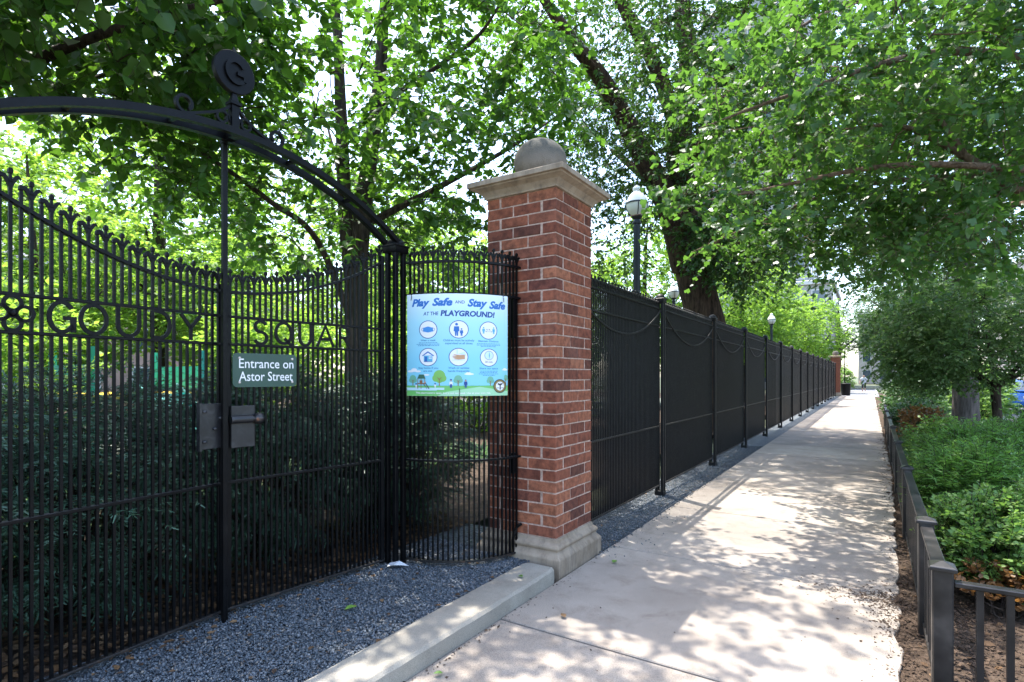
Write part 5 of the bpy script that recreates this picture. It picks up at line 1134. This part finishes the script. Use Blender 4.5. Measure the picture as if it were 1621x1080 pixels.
# ================================================================== FAR THINGS
def house(name, label, x0, x1, y0, y1, h, wall, rows, cols_side, cols_front, face='x+', roof='flat'):
    """block with recessed windows on the side facing the pavement/street and on its near (-y) end"""
    r = empty(name, ((x0+x1)/2, (y0+y1)/2, 0), label, 'building')
    MB().box(x0, x1, y0, y1, 0, h).build('wall', wall, r)
    MB().box(x0-.25, x1+.25, y0-.25, y1+.25, h+.002, h+.5).build('cornice', 'window_trim', r, bevel=.05)
    if roof == 'slope': MB().loft([sqloop((x0+x1)/2, (y0+y1)/2, (x1-x0)/2+.3, h+.5, (y1-y0)/2+.3), sqloop((x0+x1)/2, (y0+y1)/2, .3, h+3.2, (y1-y0)/2-2)]).build('roof', 'roof_slate', r)
    def win(cx, cy, cz, w, hh, nx):
        t = .12
        if nx: o = MB().box(cx-.02, cx+.06, cy-w/2-t, cy+w/2+t, cz-hh/2-t, cz+hh/2+t).build('window', 'window_trim', r); MB().box(cx+.0, cx+.075, cy-w/2, cy+w/2, cz-hh/2, cz+hh/2).build('pane', 'window_glass', o)
        else: o = MB().box(cx-w/2-t, cx+w/2+t, cy-.06, cy+.02, cz-hh/2-t, cz+hh/2+t).build('window', 'window_trim', r); MB().box(cx-w/2, cx+w/2, cy-.075, cy, cz-hh/2, cz+hh/2).build('pane', 'window_glass', o)
    fh = h / rows
    for i in range(rows):
        z = fh * (i + .52)
        for k in range(cols_side): win(x1 if face == 'x+' else x0 - .04, y0 + (y1-y0)*(k+.5)/cols_side, z, min(1.3, (y1-y0)/cols_side*.5), fh*.5, True)
        for k in range(cols_front): win(x0 + (x1-x0)*(k+.5)/cols_front, y0, z, min(1.3, (x1-x0)/cols_front*.5), fh*.5, False)
    return r
house('stone_house', 'pale stone house at the end of the pavement beyond the far pillar', -14, -3.6, 72, 90, 12, 'wall_pale', 4, 6, 4)
house('apartment_tower', 'tall grey apartment tower rising behind the elm', -24, -8, 96, 116, 62, 'wall_grey', 18, 6, 7)
house('brick_house', 'pink brick house across the playground', -56, -42, 10, 30, 8, 'wall_pink', 3, 6, 4, roof='slope')
house('town_house', 'pink town house across the street beyond the parked cars', 15, 26, 62, 84, 13, 'wall_pink', 4, 6, 3, face='x-')
house('town_house', 'pale town house farthest across the street', 15, 27, 86, 112, 15, 'wall_pale', 5, 7, 3, face='x-')
house('corner_house', 'grey house closing the end of the street', -2, 12, 132, 146, 14, 'wall_stone', 4, 3, 5)

def car(label, x, y, paint):
    r = empty('parked_car', (x, y, -.07), label, 'car', 'cars parked along the kerb'); z0 = -.07
    W = .88
    # body: cross-sections along the length
    secs = [(-2.2, .42, .62, .74), (-2.12, .30, .80, .84), (-1.5, .24, .92, .88), (-.6, .22, .95, .89), (.6, .22, .95, .89), (1.4, .24, .90, .88), (2.0, .30, .78, .84), (2.18, .40, .62, .74)]
    mb = MB(); mb.loft([[(x-w, y+a, z0+lo), (x+w, y+a, z0+lo), (x+w*1.02, y+a, z0+(lo+hi)/2), (x+w*.96, y+a, z0+hi), (x-w*.96, y+a, z0+hi), (x-w*1.02, y+a, z0+(lo+hi)/2)] for a, lo, hi, w in secs])
    mb.build('body', paint, r, bevel=.04, seg=2, smooth=True)
    cab = [(-1.75, .93, .80, .94), (-1.1, .93, .80, 1.36), (-.7, .93, .80, 1.45), (.25, .93, .80, 1.45), (.95, .93, .80, .96)]
    mb = MB(); mb.loft([[(x-w, y+a, z0+lo), (x+w, y+a, z0+lo), (x+w*(.80 if hi > 1 else 1), y+a, z0+hi), (x-w*(.80 if hi > 1 else 1), y+a, z0+hi)] for a, lo, w, hi in cab])
    mb.build('roof', paint, r, bevel=.03, smooth=True)
    for s in (-1, 1):
        for a0, a1 in ((-1.35, -.5), (-.42, .45)):
            MB().loft([[(x+s*(.80), y+a0, z0+.99), (x+s*.80, y+a1+.12, z0+.99), (x+s*.815, y+a1+.12, z0+.99), (x+s*.815, y+a0, z0+.99)], [(x+s*.665, y+a0+.1, z0+1.36), (x+s*.665, y+a1-.05, z0+1.36), (x+s*.685, y+a1-.05, z0+1.36), (x+s*.685, y+a0+.1, z0+1.36)]]).build('window', 'window_glass', r)
        MB().box(x+s*.93-.09, x+s*.93+.09, y+.55, y+.68, z0+.95, z0+1.07).build('mirror', paint, r, bevel=.02)
        for a in (-1.35, 1.38):
            w = MB(); n = 20; lp = lambda rr, o: [(x+s*.80+o, y+a+rr*math.cos(2*math.pi*k/n), z0+.32+rr*math.sin(2*math.pi*k/n)) for k in range(n)]
            w.loft([lp(.30, -.10), lp(.32, -.08), lp(.32, .08), lp(.30, .10)]); wh = w.build('wheel', 'tyre', r)
            MB().loft([lp(.20, -.108), lp(.20, .108)]).build('rim', 'chrome', wh)
        MB().box(x+s*.62-.16, x+s*.62+.16, y-2.2, y-2.08, z0+.62, z0+.74).build('headlight', 'head_light', r, bevel=.02)
        MB().box(x+s*.66-.12, x+s*.66+.12, y+2.06, y+2.17, z0+.64, z0+.76).build('tail_light', 'tail_light', r, bevel=.02)
    MB().loft([[(x-.70, y-1.66, z0+.97), (x+.70, y-1.66, z0+.97), (x+.70, y-1.69, z0+.98), (x-.70, y-1.69, z0+.98)], [(x-.60, y-1.13, z0+1.34), (x+.60, y-1.13, z0+1.34), (x+.60, y-1.16, z0+1.35), (x-.60, y-1.16, z0+1.35)]]).build('windscreen', 'window_glass', r)
car('blue car parked at the kerb, nearest of the cars seen through the leaves', 4.95, 33.5, 'car_blue')
car('white car parked behind the blue one', 4.95, 39.2, 'car_white')
car('dark grey car parked behind the white one', 4.95, 45.2, 'car_grey')
car('white car parked farthest along the kerb', 4.95, 51.2, 'car_white')

# litter bin by the far pillar
bx, by = -1.62, 50.9
r = empty('litter_bin', (bx, by, 0), 'black litter bin beside the distant brick pillar', 'bin')
MB().lathe((bx, by, 0), [(.30, 0), (.31, .04), (.35, .86), (.36, .9)], 20).build('body', 'black_iron', r, smooth=True)
MB().lathe((bx, by, .9), [(.37, .002), (.38, .03), (.33, .07), (.20, .075), (.19, .03)], 20).build('rim', 'black_iron', r, smooth=True)
r = empty('sign_pole', (-1.75, 52.2, 0), 'thin dark pole standing behind the litter bin', 'pole')
MB().tube([(-1.75, 52.2, 0), (-1.72, 52.2, 3.4)], .035, 8).build('shaft', 'black_iron', r); MB().lathe((-1.72, 52.2, 3.4), [(.03, 0), (.06, .03), (.06, .1), (.02, .14)], 10).build('cap', 'black_iron', r)
# playground frame glimpsed through the gate
r = empty('play_frame', (-10.6, 4.4, .08), 'teal and yellow play frame glimpsed through the gate pickets', 'play frame')
for dx in (-.8, .8):
    for dy in (-.8, .8): MB().tube([(-10.6+dx, 4.4+dy, .05), (-10.6+dx, 4.4+dy, 1.95)], .055, 10).build('post', 'teal_plastic', r)
MB().box(-11.5, -9.7, 3.5, 5.3, 1.15, 1.22).build('deck', 'yellow_plastic', r)
mb = MB(); mb.sweep([(-9.7, 4.4, 1.2), (-9.2, 4.4, 1.0), (-8.4, 4.4, .4), (-8.0, 4.4, .22), (-7.7, 4.4, .2)], .03, .5, (0, 1, 0))
MB().sweep([(-9.68, 4.4, 1.2), (-9.2, 4.4, 1.0), (-8.5, 4.4, .45), (-8.0, 4.4, .24), (-7.7, 4.4, .22)], .55, .04, (0, 1, 0)).build('slide', 'teal_plastic', r)
for s in (-1, 1): MB().sweep([(-9.68, 4.4+s*.29, 1.3), (-9.2, 4.4+s*.29, 1.1), (-8.5, 4.4+s*.29, .55), (-8.0, 4.4+s*.29, .34), (-7.7, 4.4+s*.29, .30)], .03, .2, (0, 1, 0)).build('slide_side', 'teal_plastic', r)
for s in (-1, 1): MB().box(-11.4, -9.8, 4.4+s*.82-.02, 4.4+s*.82+.02, 1.25, 1.68).build('panel', 'teal_plastic', r)

# walker far down the pavement
def person(x, y):
    r = empty('person', (x, y, 0), 'person in a striped shirt and black shorts walking down the far pavement', 'person')
    J = dict(pelvis=(0,0,.86), waist=(0,0,1.02), chest=(0,0,1.24), neck=(0,-.01,1.40), head0=(0,-.02,1.48), head1=(0,-.02,1.60),
             sl=(-.17,0,1.33), el=(-.29,.02,1.10), wl=(-.32,-.10,.90), hl=(-.31,-.14,.82), sr=(.17,0,1.33), er=(.29,.03,1.10), wr=(.33,-.06,.89), hr=(.33,-.09,.81),
             pl=(-.095,0,.80), kl=(-.10,-.10,.46), al=(-.10,-.06,.09), tl=(-.10,-.20,.03), pr=(.095,0,.80), kr=(.10,.03,.46), ar=(.10,.16,.12), tr=(.10,.06,.03))
    R = dict(pelvis=.15, waist=.14, chest=.155, neck=.055, head0=.075, head1=.085, sl=.07, el=.046, wl=.032, hl=.036, sr=.07, er=.046, wr=.032, hr=.036, pl=.095, kl=.058, al=.04, tl=.035, pr=.095, kr=.058, ar=.04, tr=.035)
    E_ = [('pelvis','waist'),('waist','chest'),('chest','neck'),('neck','head0'),('head0','head1'),('chest','sl'),('sl','el'),('el','wl'),('wl','hl'),('chest','sr'),('sr','er'),('er','wr'),('wr','hr'),('pelvis','pl'),('pl','kl'),('kl','al'),('al','tl'),('pelvis','pr'),('pr','kr'),('kr','ar'),('ar','tr')]
    ks = list(J); me = bpy.data.meshes.new('body'); me.from_pydata([J[k] for k in ks], [(ks.index(a), ks.index(b)) for a, b in E_], []); o = bpy.data.objects.new('b', me); COL.objects.link(o)
    md = o.modifiers.new('s', 'SKIN'); o.modifiers.new('u', 'SUBSURF').levels = 2
    for i, k in enumerate(ks): me.skin_vertices[0].data[i].radius = (R[k], R[k]*.85); me.skin_vertices[0].data[i].use_root = (k == 'pelvis')
    dg = bpy.context.evaluated_depsgraph_get(); dg.update(); bme = bpy.data.meshes.new_from_object(o.evaluated_get(dg)); bpy.data.objects.remove(o)
    bme.materials.clear(); bme.polygons.foreach_set('use_smooth', [True]*len(bme.polygons)); body = place(bme, 'body', 'skin', r)
    def cloth(name, mat, test, infl):
        bm = bmesh.new(); bm.from_mesh(bme); bmesh.ops.delete(bm, geom=[f for f in bm.faces if not test(f.calc_center_median())], context='FACES')
        bm.normal_update()
        for v in bm.verts: v.co += v.normal * infl
        m2 = bpy.data.meshes.new(name); bm.to_mesh(m2); bm.free(); m2.materials.clear(); place(m2, name, mat, r)
    cloth('shirt', 'striped_shirt', lambda c: .80 < c.z < 1.40 and abs(c.x) < .26 and not (abs(c.x) > .2 and c.z < 1.12), .02)
    cloth('shorts', 'shorts_black', lambda c: .44 < c.z < .86 and abs(c.x) < .22, .018)
    cloth('hair', 'hair', lambda c: c.z > 1.58 or (c.z > 1.50 and c.y > .01), .014)
    mb = MB()
    for s in (-1, 1): MB().lathe((x + s*.028, y - .095, 1.545), [(.002, -.007), (.009, 0), (.002, .007)], 6).build('eye', 'shorts_black', r)
    mb2 = None
    return r
pz = person(-.49, 60.0)
